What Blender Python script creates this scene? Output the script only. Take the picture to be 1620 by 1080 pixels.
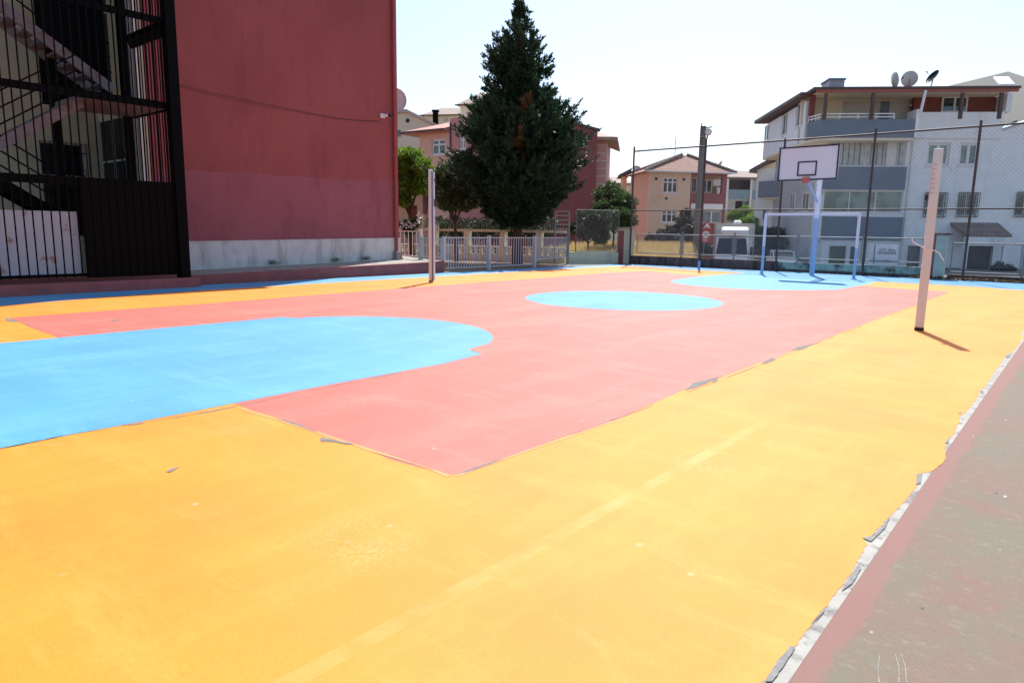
import bpy, math, random
import numpy as np
from mathutils import Vector, Matrix
random.seed(7); rng = np.random.default_rng(7)
sc = bpy.context.scene
for o in list(bpy.data.objects): bpy.data.objects.remove(o)
R_ = math.radians
# ---------------------------------------------------------------- camera
H = 1.35                                             # eye height
_n = np.array([-96/1080., -6660/1080., -1.0]); _up = -_n/np.linalg.norm(_n)
_v = np.array([930/1080., 162/1080., -1.0]); _v -= _up*_v.dot(_up); _v /= np.linalg.norm(_v)
RM = np.array([np.cross(_v, _up), _v, _up])          # world = RM @ camera axes
cam = bpy.data.cameras.new('camera'); cam.lens = 24; cam.sensor_width = 36; cam.clip_end = 3000; cam.clip_start = .05
co = bpy.data.objects.new('camera', cam); sc.collection.objects.link(co)
M4 = Matrix([[*RM[0], 0], [*RM[1], 0], [*RM[2], H], [0, 0, 0, 1]]); co.matrix_world = M4
sc.camera = co
# ---------------------------------------------------------------- world, sun, exposure
S = Vector((-.247, .516, .819)).normalized()
w = bpy.data.worlds.new('World'); sc.world = w; w.use_nodes = True
nt = w.node_tree; bg = nt.nodes['Background']
sky = nt.nodes.new('ShaderNodeTexSky'); sky.sky_type = 'NISHITA'; sky.sun_disc = False
sky.sun_elevation = math.asin(S.z); sky.sun_rotation = math.atan2(S.x, S.y)
sky.altitude = 200; sky.air_density = 1.0; sky.dust_density = 1.6; sky.ozone_density = 1.0
nt.links.new(sky.outputs[0], bg.inputs[0]); bg.inputs[1].default_value = .108
sl = bpy.data.lights.new('sun', 'SUN'); sl.energy = 3.9; sl.angle = R_(.53); sl.color = (1, .96, .9)
so = bpy.data.objects.new('sun', sl); sc.collection.objects.link(so); so.rotation_euler = S.to_track_quat('Z', 'Y').to_euler()
sc.view_settings.view_transform = 'Standard'; sc.view_settings.look = 'None'
sc.view_settings.exposure = .88; sc.view_settings.gamma = 1
sc.cycles.max_bounces = 6
# ---------------------------------------------------------------- measuring helpers
def ray(px, py): return RM @ np.array([(px-810)/1080., (540-py)/1080., -1.0])
def g(px, py, z=0.):
    d = ray(px, py); t = (z-H)/d[2]; return (d[0]*t, d[1]*t)
def onX(px, py, X):
    d = ray(px, py); t = X/d[0]; return (d[1]*t, H+d[2]*t)
def onY(px, py, Y):
    d = ray(px, py); t = Y/d[1]; return (d[0]*t, H+d[2]*t)
RT = np.array([RM[0, 0], RM[1, 0]]); RT /= np.linalg.norm(RT)
FW = np.array([-RM[0, 2], -RM[1, 2]]); FW /= np.linalg.norm(FW)
def at(px, depth, py=370):
    """ground-plan point seen in column px at a forward depth"""
    d = ray(px, py)[:2]; return d*(depth/d.dot(FW))
def zof(px, py, P):
    d = ray(px, py); return H+d[2]*math.hypot(P[0], P[1])/math.hypot(d[0], d[1])
class Frame:
    """a facade: origin, direction u along it, v into the building"""
    def __init__(s, O, ang, z=0.):
        s.O = np.array(O[:2], float); c, n = math.cos(ang), math.sin(ang)
        s.u = RT*c+FW*n; s.v = FW*c-RT*n
    def P(s, u, v, z):
        q = s.O+s.u*u+s.v*v; return (q[0], q[1], z)
    def uz(s, px, py, v=0.):
        O = s.O+s.v*v; r = ray(px, py); t = O.dot(s.v)/np.dot(r[:2], s.v)
        p = r[:2]*t; return float((p-s.O).dot(s.u)), float(H+r[2]*t)
    def rect(s, x0, y0, x1, y1, v=0.):
        ym, xm = (y0+y1)/2, (x0+x1)/2
        return (s.uz(x0, ym, v)[0], s.uz(x1, ym, v)[0], s.uz(xm, y1, v)[1], s.uz(xm, y0, v)[1])
WF = Frame((0, 0), 0); WF.u = np.array([1., 0.]); WF.v = np.array([0., 1.])
# ---------------------------------------------------------------- mesh helpers
def tag(o, label=None, cat=None, group=None, kind=None):
    if label: o['label'] = label
    if cat: o['category'] = cat
    if group: o['group'] = group
    if kind: o['kind'] = kind
    return o
def thing(name, label, cat, loc=(0, 0, 0), group=None):
    o = bpy.data.objects.new(name, None); o.empty_display_size = .2; sc.collection.objects.link(o)
    o.location = loc; o['org'] = list(map(float, loc)); return tag(o, label, cat, group)
class MB:
    def __init__(s, F=WF): s.v = []; s.f = []; s.F = F
    def add(s, vs, fs):
        b = len(s.v); s.v += [tuple(map(float, p)) for p in vs]; s.f += [tuple(b+i for i in f) for f in fs]; return s
    def box(s, u0, u1, v0, v1, z0, z1):
        P = s.F.P
        c = [P(u0, v0, z0), P(u1, v0, z0), P(u1, v1, z0), P(u0, v1, z0), P(u0, v0, z1), P(u1, v0, z1), P(u1, v1, z1), P(u0, v1, z1)]
        return s.add(c, [(3, 2, 1, 0), (4, 5, 6, 7), (0, 1, 5, 4), (1, 2, 6, 5), (2, 3, 7, 6), (3, 0, 4, 7)])
    def bar(s, p, q, w, h=None, n=4, r2=None):
        """a bar between world points; n=4 square section w x h, else a round tube of radius w"""
        p, q = Vector(p), Vector(q); d = (q-p).normalized()
        a = d.cross(Vector((0, 0, 1)))
        if a.length < .01: a = Vector((0, 1, 0)) if n == 4 else Vector((1, 0, 0))
        a.normalize(); b = a.cross(d).normalized(); vs = []
        for k, c in enumerate((p, q)):
            if n == 4:
                hw, hh = w/2, (h or w)/2
                for x, y in ((-1, -1), (1, -1), (1, 1), (-1, 1)): vs.append(c+a*x*hw+b*y*hh)
            else:
                r = w if k == 0 or r2 is None else r2
                for i in range(n): vs.append(c+a*math.cos(i*math.tau/n)*r+b*math.sin(i*math.tau/n)*r)
        fs = [tuple(range(n-1, -1, -1)), tuple(range(n, 2*n))]+[(i, (i+1) % n, n+(i+1) % n, n+i) for i in range(n)]
        return s.add(vs, fs)
    def path(s, pts, r, n=6, r2=None):
        m = len(pts)-1
        for i in range(m):
            ra = r if r2 is None else r+(r2-r)*i/m; rb = r if r2 is None else r+(r2-r)*(i+1)/m
            s.bar(pts[i], pts[i+1], ra, n=max(n, 5), r2=rb)
        return s
    def prism(s, poly, axis_pts):
        """poly: list of world points; extruded by the vector axis_pts"""
        n = len(poly); a = Vector(axis_pts); vs = [Vector(p) for p in poly]+[Vector(p)+a for p in poly]
        return s.add(vs, [tuple(range(n-1, -1, -1)), tuple(range(n, 2*n))]+[(i, (i+1) % n, n+(i+1) % n, n+i) for i in range(n)])
    def disc(s, c, nrm, r, th, n=20, bow=0.):
        c = Vector(c); nrm = Vector(nrm).normalized(); a = nrm.cross(Vector((0, 0, 1))).normalized(); b = nrm.cross(a)
        vs = []; rings = ((0, 1.0, 0), (0, .66, -bow*.55), (0, .33, -bow*.88))
        for side in (0, 1):
            for _, k, dz in rings:
                for i in range(n): vs.append(c+a*math.cos(i*math.tau/n)*r*k+b*math.sin(i*math.tau/n)*r*k+nrm*(dz-side*th))
            vs.append(c+nrm*(-bow-side*th))
        fs = []; m = 3*n+1
        for side in (0, 1):
            o = side*m
            for k in range(2):
                for i in range(n): fs.append((o+k*n+i, o+k*n+(i+1) % n, o+(k+1)*n+(i+1) % n, o+(k+1)*n+i))
            for i in range(n): fs.append((o+2*n+i, o+2*n+(i+1) % n, o+3*n))
        for i in range(n): fs.append((i, (i+1) % n, m+(i+1) % n, m+i))
        return s.add(vs, fs)
    def build(s, name, mat, parent=None, bevel=0., smooth=False):
        me = bpy.data.meshes.new(name); org = Vector((0, 0, 0))
        if parent is not None:
            r = parent
            while r.parent is not None: r = r.parent
            org = Vector(r['org']) if 'org' in r else Vector((0, 0, 0))
        me.from_pydata([tuple(Vector(p)-org) for p in s.v], [], s.f)
        o = bpy.data.objects.new(name, me); sc.collection.objects.link(o); me.materials.append(mat)
        if parent is not None: o.parent = parent
        if smooth: me.shade_smooth()
        if bevel:
            m = o.modifiers.new('bevel', 'BEVEL'); m.width = bevel; m.segments = 2; m.limit_method = 'ANGLE'
        return o
def copy_tree(o, parent=None):
    c = o.copy(); sc.collection.objects.link(c); c.parent = parent
    for ch in list(o.children): copy_tree(ch, c)
    return c
def text_part(txt, size, p, xdir, up, mat, parent, depth=.004, name='lettering'):
    cu = bpy.data.curves.new('t', 'FONT'); cu.body = txt; cu.size = size; cu.align_x = 'CENTER'; cu.align_y = 'CENTER'; cu.extrude = depth
    t = bpy.data.objects.new('t', cu); sc.collection.objects.link(t)
    dg = bpy.context.evaluated_depsgraph_get(); me = bpy.data.meshes.new_from_object(t.evaluated_get(dg))
    bpy.data.objects.remove(t); o = bpy.data.objects.new(name, me); sc.collection.objects.link(o)
    x = Vector(xdir).normalized(); y = Vector(up).normalized(); z = x.cross(y)
    org = Vector(parent['org']) if 'org' in parent else Vector()
    q = Vector(p)-org
    me.transform(Matrix(((x.x, y.x, z.x, q.x), (x.y, y.y, z.y, q.y), (x.z, y.z, z.z, q.z), (0, 0, 0, 1))))
    me.materials.clear(); me.materials.append(mat); o.parent = parent; return o
# ---------------------------------------------------------------- materials
def nodes(name):
    m = bpy.data.materials.new(name); m.use_nodes = True; t = m.node_tree; return m, t, t.nodes['Principled BSDF']
def mixc(t, a, b, fac):
    n = t.nodes.new('ShaderNodeMix'); n.data_type = 'RGBA'
    for i, x in ((6, a), (7, b)):
        if isinstance(x, (tuple, list)): n.inputs[i].default_value = (*x[:3], 1)
        else: t.links.new(x, n.inputs[i])
    if isinstance(fac, (int, float)): n.inputs[0].default_value = fac
    else: t.links.new(fac, n.inputs[0])
    return n.outputs[2]
def coord(t, scale=(1, 1, 1), rot=0.):
    c = t.nodes.new('ShaderNodeNewGeometry'); mp = t.nodes.new('ShaderNodeMapping'); mp.inputs['Scale'].default_value = scale
    mp.inputs['Rotation'].default_value = (0, 0, rot); t.links.new(c.outputs['Position'], mp.inputs[0]); return mp.outputs[0]
def noise(t, vec, scale, detail=4, rough=.6):
    n = t.nodes.new('ShaderNodeTexNoise'); n.inputs['Scale'].default_value = scale; n.inputs['Detail'].default_value = detail
    n.inputs['Roughness'].default_value = rough; t.links.new(vec, n.inputs['Vector']); return n.outputs[0]
def ramp(t, x, a, b, lo=0., hi=1.):
    n = t.nodes.new('ShaderNodeMapRange'); n.inputs[1].default_value = a; n.inputs[2].default_value = b
    n.inputs[3].default_value = lo; n.inputs[4].default_value = hi; t.links.new(x, n.inputs[0]); return n.outputs[0]
def mth(t, op, a, b=0.):
    n = t.nodes.new('ShaderNodeMath'); n.operation = op; n.use_clamp = False
    for i, x in ((0, a), (1, b)):
        if isinstance(x, (int, float)): n.inputs[i].default_value = x
        else: t.links.new(x, n.inputs[i])
    return n.outputs[0]
def bump(t, b, h, strength=.3, dist=.01):
    n = t.nodes.new('ShaderNodeBump'); n.inputs['Strength'].default_value = strength; n.inputs['Distance'].default_value = dist
    t.links.new(h, n.inputs['Height']); t.links.new(n.outputs[0], b.inputs['Normal'])
def setc(t, b, c):
    if isinstance(c, (tuple, list)): b.inputs['Base Color'].default_value = (*c[:3], 1)
    else: t.links.new(c, b.inputs['Base Color'])
def mat(name, col, rough=.6, metal=0., var=.12, dirt=None, dscale=1.2, dlo=.5, dhi=.75, scale=3., grain=0., streak=False, spec=.4):
    """painted / plastered surface: slight mottling, optional dirt or rust patches"""
    m, t, b = nodes(name); v = coord(t); c = col
    dark = tuple(x*(1-var) for x in col); light = tuple(min(1, x*(1+var)) for x in col)
    c = mixc(t, dark, light, ramp(t, noise(t, v, scale, 5), .3, .7))
    if dirt:
        v2 = coord(t, (1, 1, .18) if streak else (1, 1, 1)); c = mixc(t, c, dirt, ramp(t, noise(t, v2, dscale, 6, .7), dlo, dhi))
    setc(t, b, c); b.inputs['Specular IOR Level'].default_value = spec; b.inputs['Roughness'].default_value = rough; b.inputs['Metallic'].default_value = metal
    if grain: bump(t, b, noise(t, v, 60, 4), grain, .01)
    return m
def glass(name, col=(.03, .05, .055), rough=.06):
    m, t, b = nodes(name); v = coord(t); setc(t, b, mixc(t, col, tuple(x*2.2 for x in col), ramp(t, noise(t, v, 1.3, 2), .4, .6)))
    b.inputs['Roughness'].default_value = rough; b.inputs['Specular IOR Level'].default_value = .9; return m
def leafmat(name, a, b_, c_, trans=.25, sc_=1.1):
    m, t, b = nodes(name); v = coord(t); c = mixc(t, a, b_, ramp(t, noise(t, v, sc_, 3), .35, .65))
    c = mixc(t, c, c_, ramp(t, noise(t, v, 9, 2), .55, .8)); setc(t, b, c); b.inputs['Roughness'].default_value = .55
    tr = t.nodes.new('ShaderNodeBsdfTranslucent'); t.links.new(c, tr.inputs[0]); mx = t.nodes.new('ShaderNodeMixShader'); mx.inputs[0].default_value = trans
    out = t.nodes['Material Output']; t.links.new(b.outputs[0], mx.inputs[1]); t.links.new(tr.outputs[0], mx.inputs[2]); t.links.new(mx.outputs[0], out.inputs[0])
    return m
def paintmat(name, col, pale, kind):
    """rolled acrylic court paint: roller mottling, pale scuffs, fine grain"""
    m, t, b = nodes(name); v = coord(t); vr = coord(t, (1, .22, 1), .5); vr2 = coord(t, (.2, 1, 1), .35)
    dk = tuple(x*.86 for x in col)
    c = mixc(t, dk, col, ramp(t, noise(t, v, .8, 4), .35, .6))
    c = mixc(t, c, pale, ramp(t, noise(t, vr, 1.5, 7, .72), .48, .75, 0, .5))
    c = mixc(t, c, pale, ramp(t, noise(t, vr2, 3.2, 8, .75), .52, .72, 0, .5))
    # small chips and drips
    vo = t.nodes.new('ShaderNodeTexVoronoi'); vo.inputs['Scale'].default_value = 3.1; t.links.new(v, vo.inputs['Vector'])
    nz = noise(t, v, 14, 4); d = mth(t, 'ADD', vo.outputs['Distance'], mth(t, 'MULTIPLY', nz, .12))
    sel = t.nodes.new('ShaderNodeSeparateColor'); t.links.new(vo.outputs['Color'], sel.inputs[0])
    spot = mth(t, 'MULTIPLY', ramp(t, d, .125, .085), ramp(t, sel.outputs[0], .5, .52))
    c = mixc(t, c, tuple(min(1, x*.6+.22) for x in pale), mth(t, 'MULTIPLY', spot, .5))
    # sandy worn patches
    wp = mth(t, 'MULTIPLY', ramp(t, noise(t, v, 1.0, 2), .6, .74), ramp(t, noise(t, v, 45, 3, .8), .5, .62))
    c = mixc(t, c, tuple(min(1, x*.7+.18) for x in pale), mth(t, 'MULTIPLY', wp, .5))
    sx = t.nodes.new('ShaderNodeSeparateXYZ'); t.links.new(v, sx.inputs[0])
    if kind == 'yellow':                                # the old side line shows through the new coat
        ln = ramp(t, mth(t, 'ABSOLUTE', mth(t, 'ADD', sx.outputs[0], 1.70)), .042, .034)
        ln = mth(t, 'MULTIPLY', ln, ramp(t, noise(t, v, 1.9, 3), .44, .6, .06, .38))
        ln = mth(t, 'MULTIPLY', ln, ramp(t, sx.outputs[1], 5.6, 4.6))
        c = mixc(t, c, tuple(min(1, x*.9+.1) for x in pale), ln)
        wv = t.nodes.new('ShaderNodeVectorMath'); wv.operation = 'DISTANCE'; wv.inputs[1].default_value = (-2.6, -1.2, 0); t.links.new(v, wv.inputs[0])
        ar = ramp(t, mth(t, 'ABSOLUTE', mth(t, 'ADD', wv.outputs['Value'], -3.3)), .03, .02)
        ar = mth(t, 'MULTIPLY', ar, ramp(t, noise(t, v, 1.3, 3), .5, .65, 0, .3)); c = mixc(t, c, tuple(min(1, x*.9+.08) for x in pale), ar)
    c = mixc(t, c, tuple(x*.8 for x in col), ramp(t, noise(t, v, 24, 5, .8), .5, .72, 0, .5)); c = mixc(t, c, tuple(x*.55 for x in col), ramp(t, noise(t, v, 95, 4, .85), .55, .75, 0, .28)); c = mixc(t, c, tuple(min(1, x*.8+.12) for x in pale), ramp(t, noise(t, v, 130, 3, .85), .55, .7, 0, .3))
    c = mixc(t, c, tuple(x*.62+.05 for x in col), mth(t, 'MULTIPLY', ramp(t, noise(t, coord(t, (1, .08, 1), .9), 6, 8, .8), .64, .72), ramp(t, noise(t, v, .5, 2), .5, .65, 0, .3)))
    setc(t, b, c); b.inputs['Roughness'].default_value = .62; b.inputs['Specular IOR Level'].default_value = .4
    h = mth(t, 'ADD', noise(t, v, 170, 3, .8), mth(t, 'MULTIPLY', noise(t, v, 2.2, 3), 2.5)); bump(t, b, h, .35, .004)
    return m
yellow = paintmat('yellow court paint', (.84, .243, .014), (.9, .34, .065), 'yellow')
redp = paintmat('coral court paint', (.53, .122, .092), (.63, .225, .18), 'red')
bluep = paintmat('blue court paint', (.08, .305, .56), (.17, .42, .62), 'blue')
def sidemat():
    m, t, b = nodes('worn brown court'); v = coord(t); sx = t.nodes.new('ShaderNodeSeparateXYZ'); t.links.new(v, sx.inputs[0])
    vs = coord(t, (.7, 1, 1), .3)
    c = mixc(t, (.175, .155, .115), (.2, .14, .112), ramp(t, noise(t, v, 1.5, 6, .7), .4, .6))
    c = mixc(t, c, (.24, .115, .1), ramp(t, noise(t, v, 2.3, 7, .75), .5, .75, 0, .75))
    c = mixc(t, c, (.3, .28, .24), ramp(t, noise(t, vs, 16, 8, .85), .54, .68, 0, .55)); c = mixc(t, c, (.09, .08, .07), ramp(t, noise(t, v, 38, 6, .85), .56, .7, 0, .5)); c = mixc(t, c, (.32, .3, .27), ramp(t, noise(t, v, 70, 5, .85), .58, .7, 0, .5))
    e = mth(t, 'ADD', sx.outputs[0], mth(t, 'MULTIPLY', mth(t, 'ADD', noise(t, v, 5, 4), -.5), .1))
    c = mixc(t, c, (.27, .135, .12), ramp(t, e, -.478, -.51, 0, .75))
    vo = t.nodes.new('ShaderNodeTexVoronoi'); vo.inputs['Scale'].default_value = 11; t.links.new(coord(t, (1, .6, 1), .8), vo.inputs['Vector'])
    se = t.nodes.new('ShaderNodeSeparateColor'); t.links.new(vo.outputs['Color'], se.inputs[0])
    c = mixc(t, c, (.42, .41, .38), mth(t, 'MULTIPLY', ramp(t, vo.outputs['Distance'], .12, .07), ramp(t, se.outputs[0], .7, .72)))
    c = mixc(t, c, (.06, .055, .05), mth(t, 'MULTIPLY', ramp(t, vo.outputs['Distance'], .1, .06), ramp(t, se.outputs[1], .84, .86)))
    setc(t, b, c); b.inputs['Roughness'].default_value = .8; b.inputs['Specular IOR Level'].default_value = .3
    bump(t, b, noise(t, v, 120, 4, .8), .5, .006); return m
sidecourt = sidemat()
greyc = mat('bare asphalt', (.17, .168, .16), .85, var=.15, scale=9, grain=.5)
whiteline = mat('worn white line', (.34, .33, .3), .75, var=.12, dirt=(.14, .135, .13), dscale=9, dlo=.5, dhi=.64, grain=.4)
soil = mat('dirt ground', (.2, .14, .09), .95, var=.35, dirt=(.1, .075, .05), dscale=.7, grain=.6)
asph = mat('street asphalt', (.16, .155, .15), .9, var=.2, grain=.4)
concrete = mat('grey concrete', (.32, .3, .27), .85, var=.2, dirt=(.12, .11, .1), dscale=2.5, dlo=.52, dhi=.75, grain=.5, streak=True)
def redwall():
    m, t, b = nodes('red plaster'); v = coord(t); sx = t.nodes.new('ShaderNodeSeparateXYZ'); t.links.new(v, sx.inputs[0])
    up = mixc(t, (.285, .07, .068), (.325, .085, .082), ramp(t, noise(t, v, .5, 5), .35, .65))
    lo = mixc(t, (.28, .085, .1), (.33, .102, .118), ramp(t, noise(t, v, .6, 5), .35, .65))
    z = mth(t, 'ADD', sx.outputs[2], mth(t, 'MULTIPLY', noise(t, v, .6, 2), .12))
    z = mth(t, 'ADD', z, mth(t, 'MULTIPLY', sx.outputs[1], -.016))
    c = mixc(t, lo, up, ramp(t, z, 2.66, 2.69))
    c = mixc(t, c, (.15, .035, .04), ramp(t, noise(t, coord(t, (1, 1, .3)), 1.4, 7, .75), .52, .8, 0, .6))
    c = mixc(t, c, (.4, .12, .12), ramp(t, noise(t, coord(t, (1, 1, .14)), 2.2, 8, .8), .56, .75, 0, .35)); c = mixc(t, c, (.2, .05, .055), ramp(t, noise(t, v, 5, 8, .85), .56, .7, 0, .4))
    wh = mth(t, 'MULTIPLY', ramp(t, noise(t, v, 7, 6, .85), .69, .74), ramp(t, noise(t, v, .6, 2), .52, .66))
    c = mixc(t, c, (.5, .27, .27), mth(t, 'MULTIPLY', wh, .7)); setc(t, b, c)
    b.inputs['Roughness'].default_value = .75; b.inputs['Specular IOR Level'].default_value = .3
    bump(t, b, mth(t, 'ADD', noise(t, v, 45, 5, .8), mth(t, 'MULTIPLY', noise(t, v, 1.5, 3), 4)), .5, .01); return m
redw = redwall()
plinthw = mat('whitewashed plinth', (.62, .63, .62), .8, var=.1, dirt=(.33, .3, .28), dscale=2.2, dlo=.5, dhi=.7, grain=.6, streak=True)
maroon = mat('maroon kerb paint', (.28, .09, .085), .8, var=.15, dirt=(.12, .1, .09), dscale=2.2, dlo=.52, dhi=.75, grain=.7)
blackm = mat('black steel', (.003, .003, .0035), .5, var=.2, dirt=(.02, .009, .006), dscale=4, dlo=.66, dhi=.85, spec=.05)
rustm = mat('rusty brown steel', (.2, .18, .195), .6, var=.2, dirt=(.1, .04, .02), dscale=3, dlo=.45, dhi=.7)
galv = mat('galvanised steel', (.24, .26, .27), .6, metal=.1, var=.12, dirt=(.22, .15, .1), dscale=5, dlo=.58, dhi=.8)
wire = mat('fence wire', (.4, .4, .4), .5, metal=.4, var=.2, dirt=(.2, .17, .15), dscale=1.1, dlo=.45, dhi=.7)
darkpost = mat('dark fence paint', (.06, .05, .05), .55, var=.2, dirt=(.16, .07, .05), dscale=4, dlo=.55, dhi=.8)
railg = mat('grey railing paint', (.4, .48, .51), .5, var=.08, dirt=(.25, .17, .12), dscale=5, dlo=.62, dhi=.8)
cream = mat('cream plaster', (.5, .45, .31), .8, var=.08, dirt=(.32, .27, .2), dscale=1.2, dlo=.55, dhi=.8, streak=True, grain=.3)
bcream = mat('beige plaster', (.74, .71, .54), .8, var=.1, dirt=(.3, .25, .17), dscale=2, dlo=.52, dhi=.8, streak=True)
sage = mat('pale green plaster', (.5, .54, .42), .8, var=.08, dirt=(.3, .26, .2), dscale=2, dlo=.55, dhi=.8, streak=True)
teal = mat('worn teal wall', (.3, .42, .38), .85, var=.15, dirt=(.07, .055, .05), dscale=3.2, dlo=.48, dhi=.66, grain=.8)
mosswall = mat('dark stained wall', (.16, .125, .115), .9, var=.35, dirt=(.035, .028, .028), dscale=3, dlo=.4, dhi=.65, grain=.9, streak=True)
peach = mat('peach plaster', (.74, .55, .4), .8, var=.05, dirt=(.5, .3, .2), dscale=.7, dlo=.6, dhi=.85)
peachd = mat('orange peach plaster', (.66, .42, .3), .8, var=.05)
brick = mat('dark red paint', (.27, .085, .08), .75, var=.12)
pinkw = mat('pink plaster', (.6, .29, .26), .8, var=.06, dirt=(.35, .2, .2), dscale=.8, dlo=.6, dhi=.85)
whitew = mat('white grey plaster', (.84, .88, .9), .8, var=.04, dirt=(.45, .46, .47), dscale=.6, dlo=.55, dhi=.85, streak=True)
bluegrey = mat('blue grey plaster', (.19, .235, .29), .75, var=.05)
soffit = mat('cream soffit', (.85, .76, .58), .8, var=.04)
brownt = mat('brown fascia', (.11, .07, .06), .6, var=.15)
brownw = mat('red brown plaster', (.22, .075, .06), .8, var=.1)
dishm = mat('grey dish enamel', (.5, .5, .5), .4, var=.05)
whitep = mat('white enamel', (.8, .8, .8), .35, var=.03)
blackp = mat('black paint', (.02, .02, .025), .5, var=.1)
offw = mat('off white window frame', (.75, .75, .74), .45, var=.03)
glassm = glass('window glass'); glassg = glass('greenish glass', (.09, .13, .125), .15)
curt = mat('lace curtain', (.5, .53, .52), .8, var=.2, scale=5)
postm = mat('pink cream post paint', (.58, .68, .7), .5, var=.05, dirt=(.64, .66, .6), dscale=2.5, dlo=.45, dhi=.6)
goalw = mat('lavender white enamel', (.66, .74, .88), .4, var=.04)
goalb = mat('light blue enamel', (.3, .46, .72), .4, var=.06)
boardm = mat('white backboard', (.72, .83, .87), .45, var=.02)
hoopm = mat('orange red rim', (.5, .16, .12), .5, var=.05)
poleg = mat('weathered pole concrete', (.2, .19, .175), .9, var=.15, dirt=(.1, .095, .09), dscale=2, streak=True, grain=.5)
barkm = mat('bark', (.085, .055, .035), .95, var=.3, scale=12, grain=.8)
signred = mat('sign red', (.6, .05, .06), .5, var=.05)
def tilemat(name, col, ang, dark=.35, s=3.2):
    m, t, b = nodes(name); v = coord(t)
    sx = t.nodes.new('ShaderNodeSeparateXYZ'); t.links.new(v, sx.inputs[0])
    f = mth(t, 'FRACT', mth(t, 'MULTIPLY', sx.outputs[2], s)); band = ramp(t, f, .0, .35)
    c = mixc(t, tuple(x*dark for x in col), col, band)
    c = mixc(t, c, tuple(min(1, x*1.5+.05) for x in col), ramp(t, noise(t, v, 6, 4), .5, .7, 0, .6))
    setc(t, b, c); b.inputs['Roughness'].default_value = .8; bump(t, b, f, .6, .06); return m
tile = tilemat('clay tiles', (.27, .13, .095), 0, .25, 3.9); tiled = tilemat('old brown tiles', (.25, .19, .16), 0, .6)
roofg = mat('grey roof sheet', (.065, .07, .066), .8, var=.1)
strawm = leafmat('dry straw', (.62, .46, .2), (.72, .58, .3), (.4, .28, .12), .3)
conif = leafmat('dark conifer needles', (.012, .04, .02), (.024, .07, .03), (.06, .14, .05), .2)
conifd = leafmat('dead brown needles', (.16, .085, .035), (.22, .12, .05), (.1, .055, .03), .2)
lgreen = leafmat('bright leaves', (.09, .18, .018), (.19, .31, .03), (.3, .43, .06), .5, 1.8)
mgreen = leafmat('mid green leaves', (.04, .075, .02), (.07, .12, .035), (.1, .17, .05), .3, 1.8)
dgreen = leafmat('dark ivy leaves', (.02, .035, .015), (.035, .055, .02), (.06, .09, .03), .2, 1.8)
petal = mat('white petals', (.8, .76, .76), .6, var=.04)
# ---------------------------------------------------------------- ground sheets
def sstep(x, a, b): t_ = min(1, max(0, (x-a)/(b-a))); return t_*t_*(3-2*t_)
def gz(x, y):
    east = sstep(x/max(y, 20), -.475, -.435)
    return -.03-.97*(east*sstep(y, 27.0, 28.6)+(1-east)*sstep(y, 38, 44))
m = MB(); xs = sorted(set(list(range(-600, -60, 60))+list(range(-60, 41, 4))+[-19, -18, -17, -15.5, -15, -14.5, -14, -13.5, -13, -12.5, -12.25, -11.75, -11.5, -11.25, -11, -10.5]+list(range(60, 601, 60))))
ys = sorted(set(list(range(-200, 20, 20))+[24, 26.4, 27, 27.5, 28, 28.6]+list(range(30, 60, 2))+list(range(60, 1201, 60))))
for y in ys:
    for x in xs: m.v.append((x, y, gz(x, y)))
nx = len(xs)
for j in range(len(ys)-1):
    for i in range(nx-1): a = j*nx+i; m.f.append((a, a+1, a+nx+1, a+nx))
tag(m.build('ground', soil), kind='structure')
LZ = .22                                              # paint coats are thin
def sheet(name, pts, z, mt, lbl=None):
    mm = MB(); mm.v = [(x, y, z*LZ) for x, y in pts]; mm.f = [tuple(range(len(pts)))]
    return tag(mm.build(name, mt), lbl, kind='structure')
sheet('court_base', [(-16.2, -12), (9, -12), (9, 26), (-15.6, 26), (-17.2, 23.5), (-16.2, 20)], 0, greyc)
sheet('street', [(-11.4, 29), (70, 29), (70, 46), (-19, 46)], -.985, asph)
def wob(p, q, n, amp, fr=3., seed=0):
    """points from p to q with a hand-painted wobble"""
    out = []; L = math.hypot(q[0]-p[0], q[1]-p[1]); nx_, ny_ = -(q[1]-p[1])/L, (q[0]-p[0])/L; r = random.Random(seed)
    ph = [r.uniform(0, 6.28) for _ in range(5)]
    for i in range(n):
        t_ = i/n; s_ = t_*L
        d = amp*sum(math.sin(s_*fr*(k+1)*.73+ph[k])/(k+1) for k in range(5))*.5+r.uniform(-amp, amp)*.12
        out.append((p[0]+(q[0]-p[0])*t_+nx_*d, p[1]+(q[1]-p[1])*t_+ny_*d))
    return out
def ring(cs, amp=.01, seed=0, den=5.):
    out = []
    for i, (a, b) in enumerate(zip(cs, cs[1:]+cs[:1])):
        L = math.hypot(b[0]-a[0], b[1]-a[1]); out += wob(a, b, max(2, int(L*den)), min(amp, L*.1), seed=seed+i)
    return out
def circ(cx, cy, r, a0=0, a1=360, n=72):
    return [(cx+r*math.cos(R_(a0+(a1-a0)*i/n)), cy+r*math.sin(R_(a0+(a1-a0)*i/n))) for i in range(n+(a1-a0 != 360))]
# the old white side line, the right-hand worn court
sheet('side_court', [(-.58, -12), (9, -12), (9, 26), (-1.2, 26), (-.64, 12), (-.63, 10.8), (-.6, 5.1), (-.58, 2)], .004, sidecourt)
wl = wob((-.8, -12), (-.8, 22), 80, .01)+[(-.62, 12), (-.592, 5), (-.57, 2), (-.565, -12)]
sheet('white_side_line', wl, .008, whiteline)
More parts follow.
